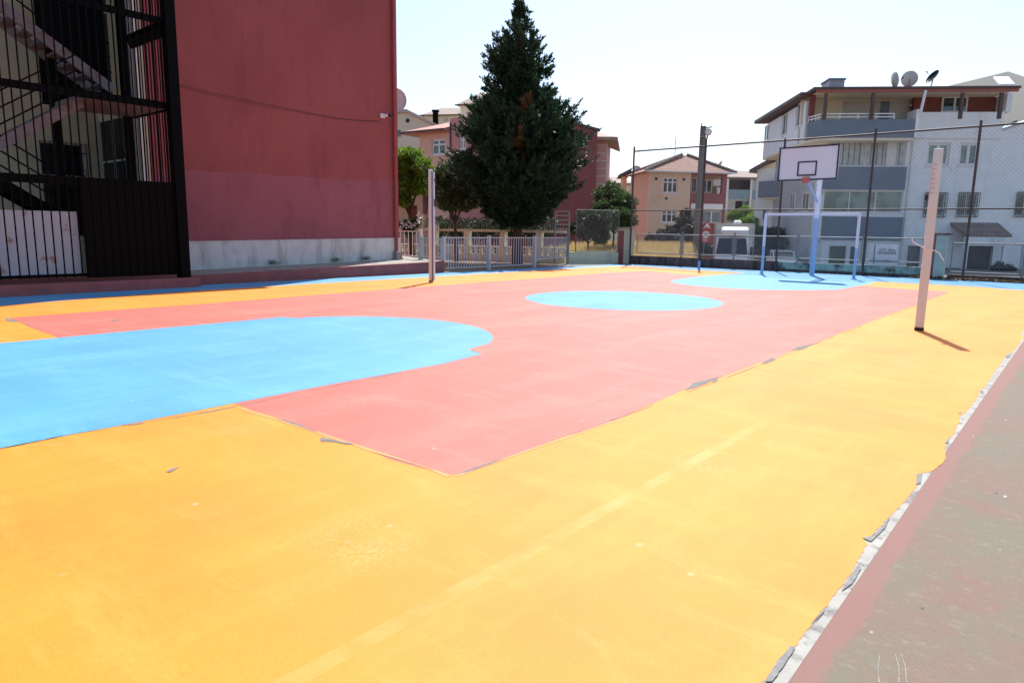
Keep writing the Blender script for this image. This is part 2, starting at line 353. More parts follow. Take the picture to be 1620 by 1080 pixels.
# blue surround, then yellow, then coral, then the blue lanes and circles
sheet('blue_surround', ring([(-15.85, -12), (-13.2, -12), (-13.2, 3), (-8, 15), (-.72, 20), (-.55, 22.2), (-1.2, 25.78), (-15.05, 25.78), (-15.5, 24.6), (-15.7, 15.4)], .015, 40), .012, bluep)
ypts = [g(*p) for p in ((-900, 640), (0, 484), (165, 470.5), (340, 458.5), (520, 447.5), (700, 437), (860, 427.5), (960, 421.7), (1001, 420.7), (1103, 427.6), (1178, 431.2), (1375, 447), (1392, 445.6), (1540, 453.5), (1619, 459.5))]
yl = [(-15.2, -9)]+ypts[1:]; yy = []
for i, (a, b) in enumerate(zip(yl, yl[1:])): yy += wob(a, b, max(2, int(math.hypot(b[0]-a[0], b[1]-a[1])*3)), .02, seed=60+i)
yy.append(ypts[-1])
# ragged right edge traced from the photograph (column, row)
edge = [(1611, 545), (1606, 553), (1596, 560), (1588, 568), (1584, 575), (1570, 592), (1560, 610), (1552, 617), (1545, 632), (1530, 650), (1518, 660), (1517, 668), (1508, 688), (1497, 700), (1495, 712), (1496, 722), (1492, 733), (1475, 745), (1452, 750), (1449, 762), (1450, 770), (1440, 783), (1430, 795), (1409, 814), (1395, 832), (1378, 848), (1366, 853), (1372, 860), (1358, 885), (1348, 905), (1320, 942), (1298, 970), (1275, 1000), (1258, 1023), (1245, 1033), (1225, 1060), (1209, 1080)]
yy += wob((-.9, 22.08), g(*edge[0]), 50, .05, 4, seed=80)
for i, (a, b) in enumerate(zip(edge, edge[1:])):
    a, b = g(*a), g(*b); n = max(1, int(math.hypot(b[0]-a[0], b[1]-a[1])/.02)); rj = random.Random(i)
    yy += [(a[0]+(b[0]-a[0])*k/n+rj.uniform(-.004, .004), a[1]+(b[1]-a[1])*k/n+rj.uniform(-.003, .003)) for k in range(n)]
yy += wob(g(*edge[-1]), (-.66, -9), 40, .05, 4, seed=81)+[(-.66, -9)]
sheet('yellow_court', yy, .016, yellow)
red = [g(*p) for p in ((715, 752), (760, 742), (835, 714), (880, 695), (950, 672), (985, 660), (1055, 628), (1095, 612), (1130, 602), (1165, 588), (1200, 574), (1222, 569), (1250, 556), (1280, 548), (1330, 527), (1400, 500), (1460, 478), (1503, 462), (1430, 457.5), (1357, 452.5), (1113, 436.5), (1021, 428.7), (960, 432), (860, 440), (700, 451.3), (510, 466), (320, 481.5), (150, 493), (15, 503), (45, 517), (95, 535), (380, 643), (450, 665), (500, 682), (560, 703), (620, 727))]
sheet('coral_court', ring(red, .012, 100, 4), .020, redp)
# pale yellow overlap strip where the coral was masked
def strip(name, a, b, w, mt, z, seed):
    n = max(6, int(math.hypot(b[0]-a[0], b[1]-a[1])*6)); p = wob(a, b, n, .006, seed=seed)+[b]
    L = math.hypot(b[0]-a[0], b[1]-a[1]); nx_, ny_ = -(b[1]-a[1])/L, (b[0]-a[0])/L; r = random.Random(seed)
    q = [(x+nx_*w*r.uniform(.5, 1.2), y+ny_*w*r.uniform(.5, 1.2)) for x, y in p]
    return sheet(name, p+q[::-1], z, mt)
palemix = mat('pale overlap paint', (.75, .27, .09), .6, var=.08)
strip('overlap_paint_strip', g(385, 645), g(715, 753), -.035, palemix, .024, 5)
strip('overlap_paint_strip', g(718, 753), g(985, 661), -.025, palemix, .024, 6)
lane2 = wob((-9.38, -9), (-4.93, -9), 8, .01)+wob((-4.93, -9), (-4.93, 2.0), 40, .012, seed=130)+wob((-4.93, 2.0), (-4.98, 3.6), 8, .012, seed=131)+[g(640, 587), g(700, 576), g(762, 560.5), g(741, 552.5)]
lane2 += circ(-7.22, 5.05, 2.0, 28, 158, 44)+[g(478, 503.5), g(468, 503.5), g(445, 502)]+wob((-9.35, 4.5), (-9.4, 2.), 8, .012, seed=132)+wob((-9.4, 2.), (-9.38, -9), 30, .012, seed=133)
sheet('blue_lane', lane2, .024, bluep)
sheet('blue_centre_circle', [(x+random.uniform(-.008, .008), y) for x, y in circ(-7.25, 12.0, 1.97)], .024, bluep)
sheet('blue_far_lane', circ(-7.2, 18.6, 2.12, 188, 335, 40)+[(-4.86, 18.3), (-4.85, 20.3), (-4.8, 21.5), (-5.07, 22.7), (-5.0, 24.6), (-9.5, 24.6), (-9.45, 23.8), (-9.5, 20.7)], .024, bluep)
# chips of bare asphalt along the joints
def chips(name, segs, seed, wmax=.035, z=.028*LZ, every=.5):
    r = random.Random(seed); mm = MB()
    for a, b, side in segs:
        L = math.hypot(b[0]-a[0], b[1]-a[1]); ux, uy = (b[0]-a[0])/L, (b[1]-a[1])/L; nx_, ny_ = -uy*side, ux*side; s_ = 0
        while s_ < L:
            l = r.uniform(.1, .6)*every*2; w_ = r.uniform(.004, wmax)*(.35+.65*(r.random() < .35)); k = 6; e = min(l, L-s_)
            if r.random() < .72:
                lo = []; hi = []
                for i in range(k+1):
                    t_ = i/k; x = a[0]+ux*(s_+e*t_); y = a[1]+uy*(s_+e*t_); ww = w_*math.sin(math.pi*t_)**.6*r.uniform(.5, 1.1)
                    lo.append((x-nx_*.003, y-ny_*.003, z)); hi.append((x+nx_*(ww+.001), y+ny_*(ww+.001), z))
                b0 = len(mm.v); mm.v += lo+hi[::-1]; mm.f.append(tuple(range(b0, len(mm.v))))
            s_ += l*r.uniform(.8, 1.4)
    return tag(mm.build(name, greyc), kind='structure')
Q = [g(*p) for p in ((0, 711), (100, 690), (200, 673), (300, 657), (380, 642), (500, 616), (640, 588))]
chips('bare_asphalt_joint', [(Q[i], Q[i+1], -1) for i in range(4)]*2+[(Q[4], Q[5], -1), (Q[5], Q[6], -1)], 3, .05)
chips('bare_asphalt_joint', [(g(385, 645), g(560, 704), 1), (g(590, 716), g(715, 753), 1), (g(722, 751), g(985, 660), -1), (g(985, 660), g(1280, 548), -1), (g(1280, 548), g(1500, 463), -1), (g(15, 503), g(95, 535), 1), (g(744, 554), g(762, 560), -1), (g(0, 486), g(60, 481), 1)], 4, .03)
def jag(pts, step=.02, amp=.0015, seed=1):
    r_ = random.Random(seed); out = []
    for a, b in zip(pts, pts[1:]+pts[:1]):
        L = math.hypot(b[0]-a[0], b[1]-a[1]); n = max(1, min(40, int(L/step))); am = min(amp, L*.15)
        for i in range(n): t_ = i/n; out.append((a[0]+(b[0]-a[0])*t_+r_.uniform(-am, am), a[1]+(b[1]-a[1])*t_+r_.uniform(-am, am)))
    return out
big = [[(507, 692), (560, 704), (548, 704), (530, 700), (507, 699)], [(1083, 618), (1093, 610), (1095, 607), (1130, 598), (1140, 596), (1120, 606), (1100, 614)], [(1205, 575), (1215, 569), (1225, 566), (1222, 572)], [(1250, 556), (1262, 549), (1287, 544), (1275, 551)], [(1126, 605), (1132, 600), (1137, 601), (1131, 606)],
       [(263, 748), (268, 744), (284, 739), (281, 742), (270, 748)], [(8, 503), (14, 505), (30, 508), (24, 510), (10, 508)], [(172, 507), (190, 506), (182, 509)]]
mm = MB()
for pl in big:
    b0 = len(mm.v); mm.v += [(*q_, .030*LZ) for q_ in jag([g(*p) for p in pl], seed=b0)]; mm.f.append(tuple(range(b0, len(mm.v))))
tag(mm.build('bare_asphalt_patch', greyc), kind='structure')
mm = MB()                                             # grey wear beside the white line
for pl in ([(1209, 1080), (1230, 1046), (1252, 1022), (1258, 1026), (1240, 1054), (1222, 1080)], [(1281, 992), (1290, 984), (1310, 958), (1300, 974)], [(1331, 936), (1350, 905), (1358, 893), (1362, 900), (1348, 925)], [(1363, 852), (1378, 849), (1392, 838), (1408, 818), (1400, 836), (1378, 858)], [(1450, 751), (1459, 750), (1456, 765), (1449, 768)], [(1494, 703), (1503, 690), (1500, 700)], [(1515, 654), (1522, 652), (1519, 656)], [(1589, 562), (1600, 561), (1594, 567)], [(1550, 617), (1556, 620), (1552, 622)]):
    b0 = len(mm.v); mm.v += [(*q_, .030*LZ) for q_ in jag([g(*p) for p in pl], seed=b0)]; mm.f.append(tuple(range(b0, len(mm.v))))
tag(mm.build('worn_asphalt_edge', mat('blackened wear', (.19, .19, .185), .85, var=.1, scale=30, dirt=(.25, .245, .235), dscale=40, dlo=.5, dhi=.6)), kind='structure')
mm = MB()                                             # three pale scratch marks on the brown court
for pl in ([(1391, 1037), (1389, 1060), (1391, 1080)], [(1416, 1035), (1422, 1055), (1422, 1080)], [(1425, 1034), (1432, 1055), (1434, 1080)]):
    q = [g(*p) for p in pl]
    for a, b in zip(q, q[1:]):
        b0 = len(mm.v); mm.v += [(a[0]-.0008, a[1], .0035), (a[0]+.0008, a[1], .0035), (b[0]+.0014, b[1], .0035), (b[0]-.0014, b[1], .0035)]; mm.f.append((b0, b0+1, b0+2, b0+3))
tag(mm.build('paint_drip_mark', whiteline), kind='structure')
# ---------------------------------------------------------------- red school wing and its platform
def solid(pts, zf, z0, name, mt, parent=None, zb=-.02):
    mm = MB(); n = len(pts); mm.v = [(x, y, zb) for x, y in pts]+[(x, y, zf(x, y)) for x, y in pts]
    mm.f = [tuple(range(n-1, -1, -1)), tuple(range(n, 2*n))]+[(i, (i+1) % n, n+(i+1) % n, n+i) for i in range(n)]
    return mm.build(name, mt, parent, bevel=.015)
pf = thing('raised_platform', 'long maroon edged concrete kerb platform along the foot of the big red wall', 'platform', (-15.85, 11, 0))
ztop = lambda x, y: .225+.0165*(y-7.2)
solid([(-15.85, 7.2), (-15.85, 15.3), (-15.99, 15.32), (-15.99, 7.2)], ztop, 0, 'painted_edge', maroon, pf)
solid([(-15.99, 7.2), (-15.99, 15.32), (-19.6, 16.7), (-17.69, 15.2), (-17.69, 7.2)], lambda x, y: ztop(x, y)-.004, 0, 'top_slab', concrete, pf)
pk = thing('kerb_plinth', 'maroon painted kerb running under the black barred cage', 'kerb', (-15.3, 3, 0))
MB().box(-17.7, -15.31, -9, 7.19, -.02, .21).build('painted_kerb', maroon, pk, bevel=.02)
rb = thing('red_school_building', 'tall windowless red plastered wall with whitewashed base on the left', 'building', (-17.7, 11, 0))
MB().box(-34, -17.7, 7.25, 15.0, .0, 11.2).build('wall', redw, rb)
MB().box(-34.3, -17.45, 7.0, 15.25, 11.2, 11.45).build('roof_slab', concrete, rb)
mm = MB(); mm.add([(-17.67, 7.98, .2), (-17.67, 15.03, .3), (-17.67, 15.03, 1.05), (-17.67, 7.98, .95), (-17.72, 7.98, .2), (-17.72, 15.03, .3), (-17.72, 15.03, 1.05), (-17.72, 7.98, .95)], [(0, 1, 2, 3), (7, 6, 5, 4), (3, 2, 6, 7), (1, 5, 6, 2), (0, 4, 5, 1), (0, 3, 7, 4)])
mm.build('whitewashed_base', plinthw, rb, bevel=.004)
mm = MB().bar((-17.67, 8, .955), (-17.67, 15.03, 1.055), .035, .02); mm.build('base_capping', plinthw, rb)
dp = MB().bar((-17.61, 14.82, .62), (-17.61, 14.82, 11.1), .055, n=10)
for z in (1.9, 3.9, 5.9, 7.9): dp.bar((-17.61, 14.82, z), (-17.61, 14.82, z+.06), .066, n=10)
dp.build('downpipe', mat('red painted pipe', (.36, .06, .055), .5, var=.1), rb, smooth=False)
MB().box(-17.66, -17.48, 14.72, 14.95, .36, .62).build('pipe_shoe', concrete, rb, bevel=.01)
pts = [(-17.69, *onX(*p, -17.69)) for p in ((283, 134), (330, 146), (400, 161), (470, 175), (530, 187), (560, 190), (600, 192))]
pts2 = [(p[0], p[1], p[2]-.035-.03*math.sin(i)) for i, p in enumerate(pts)]
MB().path(pts, .0045, 5).path(pts2, .003, 5).build('wall_cable', blackp, rb)
wl_ = thing('wall_lamp', 'small white lamp holder fixed to the red wall beside the downpipe', 'lamp', (-17.6, 14.42, 4.86))
MB().box(-17.70, -17.66, 14.3, 14.46, 4.8, 4.93).build('base', whitep, wl_, bevel=.005)
MB().bar((-17.66, 14.38, 4.87), (-17.5, 14.46, 4.87), .04, n=10).build('socket', whitep, wl_)
MB().bar((-17.5, 14.46, 4.87), (-17.42, 14.5, 4.87), .035, n=10, r2=.05).build('dark_rim', blackp, wl_)
# cream wing behind the fire escape (recessed)
cw = thing('cream_school_building', 'cream school wall with grilled windows seen through the black cage bars', 'building', (-20.5, 4, 0))
def fac(F, u0, u1, z0, z1, ops, v0=0., v1=.25, mb=None):
    """wall slab with real openings; ops = list of (u0,u1,z0,z1)"""
    mb = mb or MB(F); us = sorted({u0, u1, *[o[0] for o in ops], *[o[1] for o in ops]}); zs = sorted({z0, z1, *[o[2] for o in ops], *[o[3] for o in ops]})
    us = [u for u in us if u0 <= u <= u1]; zs = [z for z in zs if z0 <= z <= z1]
    for i in range(len(us)-1):
        run = None
        for j in range(len(zs)-1):
            um, zm = (us[i]+us[i+1])/2, (zs[j]+zs[j+1])/2
            hole = any(o[0] < um < o[1] and o[2] < zm < o[3] for o in ops)
            if not hole:
                run = (zs[j] if run is None else run[0], zs[j+1])
            if (hole or j == len(zs)-2) and run: mb.box(us[i], us[i+1], v0, v1, *run); run = None
    return mb
def window(F, r, parent, cols=2, bar=.06, v=.1, gl=None, fr=None, transom=None, sill=True, curtain=False):
    u0, u1, z0, z1 = r; fr = fr or offw; gl = gl or glassm
    m_ = MB(F)
    m_.box(u0, u0+bar, v, v+.07, z0, z1); m_.box(u1-bar, u1, v, v+.07, z0, z1); m_.box(u0+bar, u1-bar, v, v+.07, z0, z0+bar); m_.box(u0+bar, u1-bar, v, v+.07, z1-bar, z1)
    for k in range(1, cols):
        uc = u0+(u1-u0)*k/cols; m_.box(uc-bar*.6, uc+bar*.6, v-.005, v+.065, z0+bar, z1-bar)
    if transom:
        zt = z1-(z1-z0)*transom; m_.box(u0+bar, u1-bar, v+.004, v+.06, zt-bar*.5, zt+bar*.5)
    w_ = m_.build('window', fr, parent)
    MB(F).box(u0+bar*.5, u1-bar*.5, v+.03, v+.045, z0+bar*.5, z1-bar*.5).build('pane', gl, w_)
    if sill: MB(F).box(u0-.06, u1+.06, -.05, v, z0-.07, z0-.003).build('sill', fr, w_)
    if curtain:
        mc = MB(F); n = 14
        for k in range(n):
            a, b = u0+(u1-u0)*k/n, u0+(u1-u0)*(k+.8)/n; mc.box(a, b, v-.02+.012*(k % 3), v+.02, z0+bar*1.3, z1-bar*1.3)
        mc.build('curtain', curt, w_)
    return w_
FX = Frame((0, 0), 0); FX.O = np.array([-20.5, 0.]); FX.u = np.array([0., 1.]); FX.v = np.array([-1., 0.])     # wall facing +X
FY = Frame((0, 0), 0); FY.O = np.array([0., 7.15]); FY.u = np.array([1., 0.]); FY.v = np.array([0., 1.])       # return wall facing -Y
def ru(p, X): a = onX(*p, X); return a
w1 = (ru((66, 270), -20.5)[0], ru((138, 270), -20.5)[0], 1.0, 3.42)
up1 = (-.6, .9, 5.1, 7.6)
fac(FX, -8, 7.15, 0, 11.2, [w1, up1, (.5, 2.5, 1.5, 3.3)], 0, .3).build('wall', cream, cw)
a_, b_ = onY(161, 270, 7.15), onY(203, 270, 7.15); w2 = (a_[0], b_[0], 1.0, b_[1]+1.35)
up2 = (onY(97, 60, 7.15)[0], onY(172, 60, 7.15)[0], 4.5, 7.8); up2 = (max(-20.3, up2[0]), up2[1], 4.3, 7.8)
fac(FY, -20.5, -17.7, 0, 11.2, [w2, up2], 0, .1).build('return_wall', cream, cw)
MB().box(-34, -20.81, -8, 7.2, 0, 11.2).build('interior', blackp, cw)
MB().box(-20.81, -17.4, -8, 7.13, 11.2, 11.45).build('roof_slab', concrete, cw)
dkg = mat('dark window', (.008, .01, .012), .3, spec=.25)
for F_, r_ in ((FX, w1), (FX, up1), (FX, (.5, 2.5, 1.5, 3.3))): window(F_, r_, cw, 2, .05, .08, transom=.35, gl=dkg, fr=dishm)
for r_ in (w2, up2): window(FY, r_, cw, 2, .04, .01, transom=.35, sill=False, gl=dkg, fr=dishm)
gr = MB(FX)
u0, u1, z0, z1 = w1
for k in range(10): u = u0+(u1-u0)*k/9; gr.box(u-.008, u+.008, -.06, -.045, z0, z1)
for z in (z0+.2, (z0+z1)/2, z1-.25): gr.box(u0, u1, -.045, -.035, z-.012, z+.012)
for k in range(4):
    for zc in (z0+.55, z1-.75):
        uc = u0+(u1-u0)*(k+.5)/4
        for a in range(12):
            t0, t1 = a*math.tau/12, (a+1)*math.tau/12
            gr.bar(FX.P(uc+.1*math.cos(t0), -.05, zc+.1*math.sin(t0)), FX.P(uc+.1*math.cos(t1), -.05, zc+.1*math.sin(t1)), .012)
gr.build('window_grille', blackm, cw)
for i, (px, wd, mt) in enumerate(((196, .07, dishm), (204, .09, bluegrey), (211, .03, whitep), (219, .035, whitep))):
    X = onY(px, 150, 7.05)[0]; MB().bar((X, 7.05, .3), (X, 7.05, 11), wd, n=10).build('drainpipe', mt, cw)
# ---------------------------------------------------------------- barred cage and fire escape
cg = thing('barred_cage', 'tall black steel bar cage enclosing the fire escape stairs', 'cage', (-15.6, 3.5, .2))
MB().box(-15.72, -15.48, 6.84, 7.06, .21, 9.5).build('corner_post', blackm, cg, bevel=.01)
for i in range(38):
    y = 6.75-.152*i
    if y > -1: MB().box(-15.612, -15.588, y-.011+.004*math.sin(i*2.1), y+.011+.004*math.sin(i*2.1), .3, 9.5).build('bar', blackm, cg)
for i in range(12):
    x = -15.8-.155*i; MB().box(x-.011, x+.011, 6.98, 7.0, 2.3, 9.5).build('bar', blackm, cg)
for z, h_ in ((2.2, .16), (3.9, .14), (5.62, .13), (7.6, .13), (.34, .06)):
    MB().box(-15.69, -15.62, -1, 6.84, z-h_/2, z+h_/2).build('rail', blackm, cg)
    if z > 2: MB().box(-17.68, -15.72, 6.9, 6.97, z-h_/2, z+h_/2).build('rail', blackm, cg)
gt = MB().box(-15.585, -15.57, 5.0, 6.83, .28, 2.28)
for k in range(12): y = 5.03+k*.16; gt.box(-15.57, -15.55, y, y+.035, .28, 2.28)
gt.build('sheet_panel', blackm, cg)
panm = mat('stained white panel', (.42, .48, .54), .7, var=.05, dirt=(.33, .22, .18), dscale=2.6, dlo=.6, dhi=.64)
MB().box(-15.83, -15.75, -1, 4.98, .36, 1.6).build('white_panel', panm, cg)
MB().box(-15.84, -15.72, -1, 4.98, .30, .355).build('panel_ledge', whitep, cg)
fe = thing('fire_escape', 'rusty black steel fire escape stairs behind the cage bars', 'staircase', (-17, 4, .2))
def P3(px, py, X): y, z = onX(px, py, X); return (X, y, z)
def flight(p0, p1, XA, XB, n, mt=rustm):
    a, b = P3(*p0, XA), P3(*p1, XA); dx = XB-XA
    ext = 1.6; d = Vector(b)-Vector(a); a = tuple(Vector(a)-d*.6)
    a2, b2 = (XB, a[1], a[2]), (XB, b[1], b[2])
    MB().bar(a, b, .06, .2).build('stringer', mt, fe); MB().bar(a2, b2, .06, .2).build('stringer', mt, fe)
    t = MB()
    N = n
    for k in range(N):
        f = (k+.5)/N; y = a[1]+(b[1]-a[1])*f; z = a[2]+(b[2]-a[2])*f
        t.box(min(XA, XB)+.03, max(XA, XB)-.03, y-.13, y+.13, z-.02, z+.02)
    t.build('tread', mt, fe)
    for dz in (.35, .65, .95):
        MB().bar((a[0], a[1], a[2]+dz), (b[0], b[1], b[2]+dz), .03).build('handrail', blackm, fe)
flight((0, 8), (178, 142), -16.9, -17.75, 12)
flight((0, 228), (128, 162), -16.4, -17.2, 9)
flight((0, 288), (88, 338), -16.9, -17.75, 8, blackm)
MB().box(-17.65, -15.75, 5.3, 6.85, 3.84, 3.95).build('landing', rustm, fe)
MB().box(-17.75, -17.6, 5.25, 5.4, .2, 9).build('column', blackm, fe)
MB().box(-17.66, -17.5, 6.68, 6.84, .2, 9.4).build('column', blackm, fe)
MB().bar(P3(205, 72, -16.4), P3(262, 50, -15.8), .1, .14).build('brace', blackm, fe)
MB().box(-18.4, -18.34, 5.3, 6.7, 4.0, 7.9).build('stair_screen', blackm, fe)
# ---------------------------------------------------------------- railings left of the court
def panel(name, label, a, b, z0, z1, n, posts=(1, 1), zb=None, mt=railg, group=None, thick=.02, pw=.08, ph=.07):
    t = thing(name, label, 'railing', (*a, z0), group); A = Vector((*a, 0)); B = Vector((*b, 0))
    f = lambda s, z: tuple(A.lerp(B, s)+Vector((0, 0, z)))
    zb = z0+.12 if zb is None else zb
    MB().bar(f(0, z1), f(1, z1), .04, .035).build('top_rail', mt, t); MB().bar(f(0, zb), f(1, zb), .04, .035).build('bottom_rail', mt, t)
    m_ = MB()
    for k in range(1, n): m_.bar(f(k/n, zb), f(k/n, z1), thick)
    m_.build('balusters', mt, t)
    for s, on in ((0, posts[0]), (1, posts[1])):
        if on: MB().bar(f(s, z0), f(s, z1+ph), pw).build('post', mt, t, bevel=.005)
    return t
GR = 'grey metal railing panels beside the court'
whr = mat('white railing paint', (.7, .69, .66), .5, var=.06, dirt=(.35, .25, .18), dscale=5, dlo=.62, dhi=.8)
p1 = g(666, 410, .37); p0 = g(628, 407, .37)
panel('railing_panel', 'short white railing panel beside the red wall corner', p0, p1, .33, 1.28, 6, (0, 1), mt=whr, group=GR)
panel('railing_panel', 'low grey railing panel standing on the platform end', p1, (-15.98, 15.4), .33, 1.05, 8, (1, 1), group=GR, pw=.12)
panel('railing_panel', 'grey railing panel next to the platform corner, in front of thin trunk', (-15.95, 15.45), (-15.93, 17.5), 0, 1.1, 17, (0, 1), group=GR, pw=.11)
panel('railing_panel', 'grey railing panel in front of the big conifer trunk', (-15.93, 17.62), (-16.0, 20.1), 0, 1.1, 18, (0, 1), group=GR, pw=.11)
panel('railing_panel', 'dull grey railing panel right of the big conifer trunk', (-16.0, 20.2), (-16.95, 23.5), 0, 1.1, 24, (0, 1), zb=.3, group=GR)
# beige garden wall with open balustrade behind
A = np.array(g(640, 406.5)); B = np.array(g(893, 416.2)); L = np.linalg.norm(B-A); ub = (B-A)/L
FB = Frame(A, 0); FB.u = ub; FB.v = np.array([-ub[1], ub[0]])
bw = thing('beige_garden_wall', 'beige garden wall with square pillars and a concrete beam under the conifer', 'wall', (*A, 0))
zt = zof(700, 387, FB.P(1.5, 0, 0)); zbm = zof(700, 363.7, FB.P(1.5, 0, 0)); us = [FB.uz(px, 390)[0] for px in (684, 738, 795, 852)]
MB(FB).box(-3, L, 0, .2, -.03, zt-.35).build('low_wall', bcream, bw)
m_ = MB(FB); n = int((L+3)/.3)
for k in range(n+1): u = -3+k*(L+3)/n; m_.box(u-.05, u+.05, .03, .17, zt-.35, zt-.06)
m_.box(-3, L, .02, .18, zt-.22, zt-.19)
m_.build('balustrade', bcream, bw); MB(FB).box(-3, L, -.02, .22, zt-.06, zt).build('coping', bcream, bw)
MB(FB).box(-3, L, .03, .17, zbm-.06, zbm+.05).build('beam', bcream, bw)
for i, u in enumerate(us):
    wd = .22 if i == 0 else .13; MB(FB).box(u-wd, u+wd, -.05, .25, 0, zbm-.06 if i else zbm+.25).build('pillar', bcream, bw, bevel=.01)
    if i == 0: MB(FB).box(u-wd-.06, u+wd+.06, -.1, .3, zbm+.253, zbm+.33).build('pillar_cap', concrete, bw)
m_ = MB(FB)
for k in range(90): u = -3+k*(L+3)/90; m_.bar(FB.P(u, .1, zbm+.05), FB.P(u, .1, zbm+.5), .012)
m_.bar(FB.P(-3, .1, zbm+.48), FB.P(L, .1, zbm+.48), .02)
for px in (741, 805, 860):
    u = FB.uz(px, 350)[0]; m_.bar(FB.P(u, .1, zbm), FB.P(u, .1, zbm+.6), .05)
m_.build('iron_railing', mat('old green railing', (.15, .2, .16), .6, var=.2), bw)
# ---------------------------------------------------------------- chain-link fences
def link(mb, F, u0, u1, z0, z1, s=.09, r=.0028, v=0.):
    n = int((u1-u0)/s); s = (u1-u0)/n; k = int((z1-z0)/s); off = [(r, 0), (-r*.5, r*.87), (-r*.5, -r*.87)]
    for i in range(n):
        for side in (0, 1):
            b0 = len(mb.v)
            for j in range(k+1):
                u = u0+i*s+(s if (j+side) % 2 else 0); z = z0+j*(z1-z0)/k
                for a, b in off: mb.v.append(F.P(u+a, v+b+.004*side, z))
            for j in range(k):
                for e in range(3): mb.f.append((b0+j*3+e, b0+j*3+(e+1) % 3, b0+(j+1)*3+(e+1) % 3, b0+(j+1)*3+e))
    return mb
FF = Frame((0, 0), 0); FF.O = np.array([0., 25.62]); FF.u = np.array([1., 0.]); FF.v = np.array([0., 1.])
tf = thing('ball_fence', 'tall dark framed chain-link fence across the far end of the court', 'fence', (-9, 25.6, 0))
for x, y, h_ in ((-15.18, 25.6, 4.86), (-9.0, 25.62, 4.75), (-6.05, 25.6, 4.85), (-3.15, 25.6, 4.85), (-.2, 25.6, 4.85), (2.8, 25.6, 4.85)):
    MB().bar((x, y, 0), (x, y, h_), .038, n=10).build('post', darkpost, tf)
FT = 4.68
MB().bar((-15.18, 25.6, FT), (2.8, 25.6, FT), .03, n=8).build('top_rail', darkpost, tf)
MB().bar((-15.18, 25.58, 2.26), (2.8, 25.58, 2.2), .024, n=8).build('middle_rail', darkpost, tf)
link(MB(), FF, -15.15, 2.7, .42, FT-.03, .12, .0042).build('wire_mesh', wire, tf)
fp = thing('floodlight_post', 'dark post with a round white floodlight standing before the far fence', 'lamp post', (-11.9, 25.36, 0))
MB().bar((-11.9, 25.36, 0), (-11.9, 25.36, 4.85), .042, n=10).build('post', darkpost, fp)
MB().bar((-11.9, 25.36, 0), (-11.9, 25.36, .28), .052, n=10).build('blue_foot', goalb, fp)
MB().bar((-11.9, 25.36, 4.85), (-11.84, 25.34, 5.05), .03, n=8).bar((-11.95, 25.36, 5.0), (-12.2, 25.5, 5.0), .025, n=8).build('bracket', darkpost, fp)
MB().disc((-11.8, 25.3, 5.16), (.5, -.7, .2), .12, .08, 20, -.03).build('lamp_head', mat('lamp glass', (.7, .68, .62), .3, var=.05), fp, smooth=False)
MB().disc((-11.8, 25.3, 5.16), (.5, -.7, .2), .135, .04, 20).build('lamp_rim', galv, fp)
# low wall + railings of the far end, pillars
lw = thing('stained_low_wall', 'low wall under the far fence, dark stained left and worn teal right', 'wall', (-9, 25.9, 0))
MB().box(-15.25, -9.0, 25.78, 26.02, -.02, .37).build('stained_section', mosswall, lw, bevel=.02)
MB().box(-8.998, -3.9, 25.78, 26.02, .1, .36).build('teal_section', teal, lw, bevel=.02)
MB().box(-8.998, -3.9, 25.77, 26.02, -.02, .098).build('dark_footing', mosswall, lw, bevel=.01)
MB().box(-3.6, 3, 25.76, 26.04, -.02, .17).build('broken_section', mosswall, lw, bevel=.03)
sg = thing('sage_low_wall', 'pale green low wall left of the maroon striped pillar', 'wall', (-16.3, 24.5, 0))
SA, SB = Vector((-17.0, 23.65, 0)), Vector((-15.72, 25.55, 0)); dS = (SB-SA).normalized()
FS = Frame((0, 0), 0); FS.O = np.array(SA[:2]); FS.u = np.array(dS[:2]); FS.v = np.array([-dS.y, dS.x]); LS = (SB-SA).length
MB(FS).box(0, LS, 0, .18, -.02, .5).build('wall', sage, sg, bevel=.01)
gp = thing('striped_gate_pillar', 'square plaster pillar with a maroon stripe at the fence corner', 'pillar', (-15.55, 26, 0))
MB().box(-15.95, -15.3, 25.75, 26.1, 0, 1.5).build('shaft', sage, gp, bevel=.01)
MB().box(-15.86, -15.6, 25.735, 25.75, 0, 1.42).build('maroon_stripe', maroon, gp)
MB().box(-16.0, -15.25, 25.7, 26.15, 1.503, 1.56).build('cap', concrete, gp, bevel=.01)
gp2 = thing('teal_gate_pillar', 'teal and cream pillar behind the right hand volleyball post', 'pillar', (-3.9, 26, 0))
MB().box(-4.25, -4.0, 25.74, 26.1, 0, 1.4).build('maroon_side', maroon, gp2)
MB().box(-3.998, -3.72, 25.72, 26.1, 0, 1.4).build('shaft', mat('teal plaster', (.4, .55, .5), .8, var=.12, dirt=(.55, .55, .35), dscale=3), gp2)
MB().box(-4.3, -3.62, 25.68, 26.15, 1.403, 1.47).build('cap', mosswall, gp2, bevel=.01)
def meshpanel(label, x0, x1, z0, z1, y=25.9, group='galvanised mesh panels on the far low wall', mt=galv, F=None, s=.09, pst=True):
    F = F or WF; P = F.P
    t = thing('mesh_panel', label, 'fence panel', P(x0, y, 0), group); m_ = MB()
    for z in (z0, z1): m_.bar(P(x0, y, z), P(x1, y, z), .022, n=8)
    for x in (x0, x1): m_.bar(P(x, y, z0), P(x, y, z1), .02, n=8)
    m_.build('frame', mt, t); link(MB(), F, x0, x1, z0, z1, s, .0026, y-F.P(0, 0, 0)[1]*0).build('wire', wire, t)
    if pst: MB().bar(P(x1+.07, y, 0), P(x1+.07, y, z1+.12), .035, n=8).build('post', mt, t)
    return t
ed = [-15.1, -12.95, -10.75, -8.35, -6.15, -4.3]
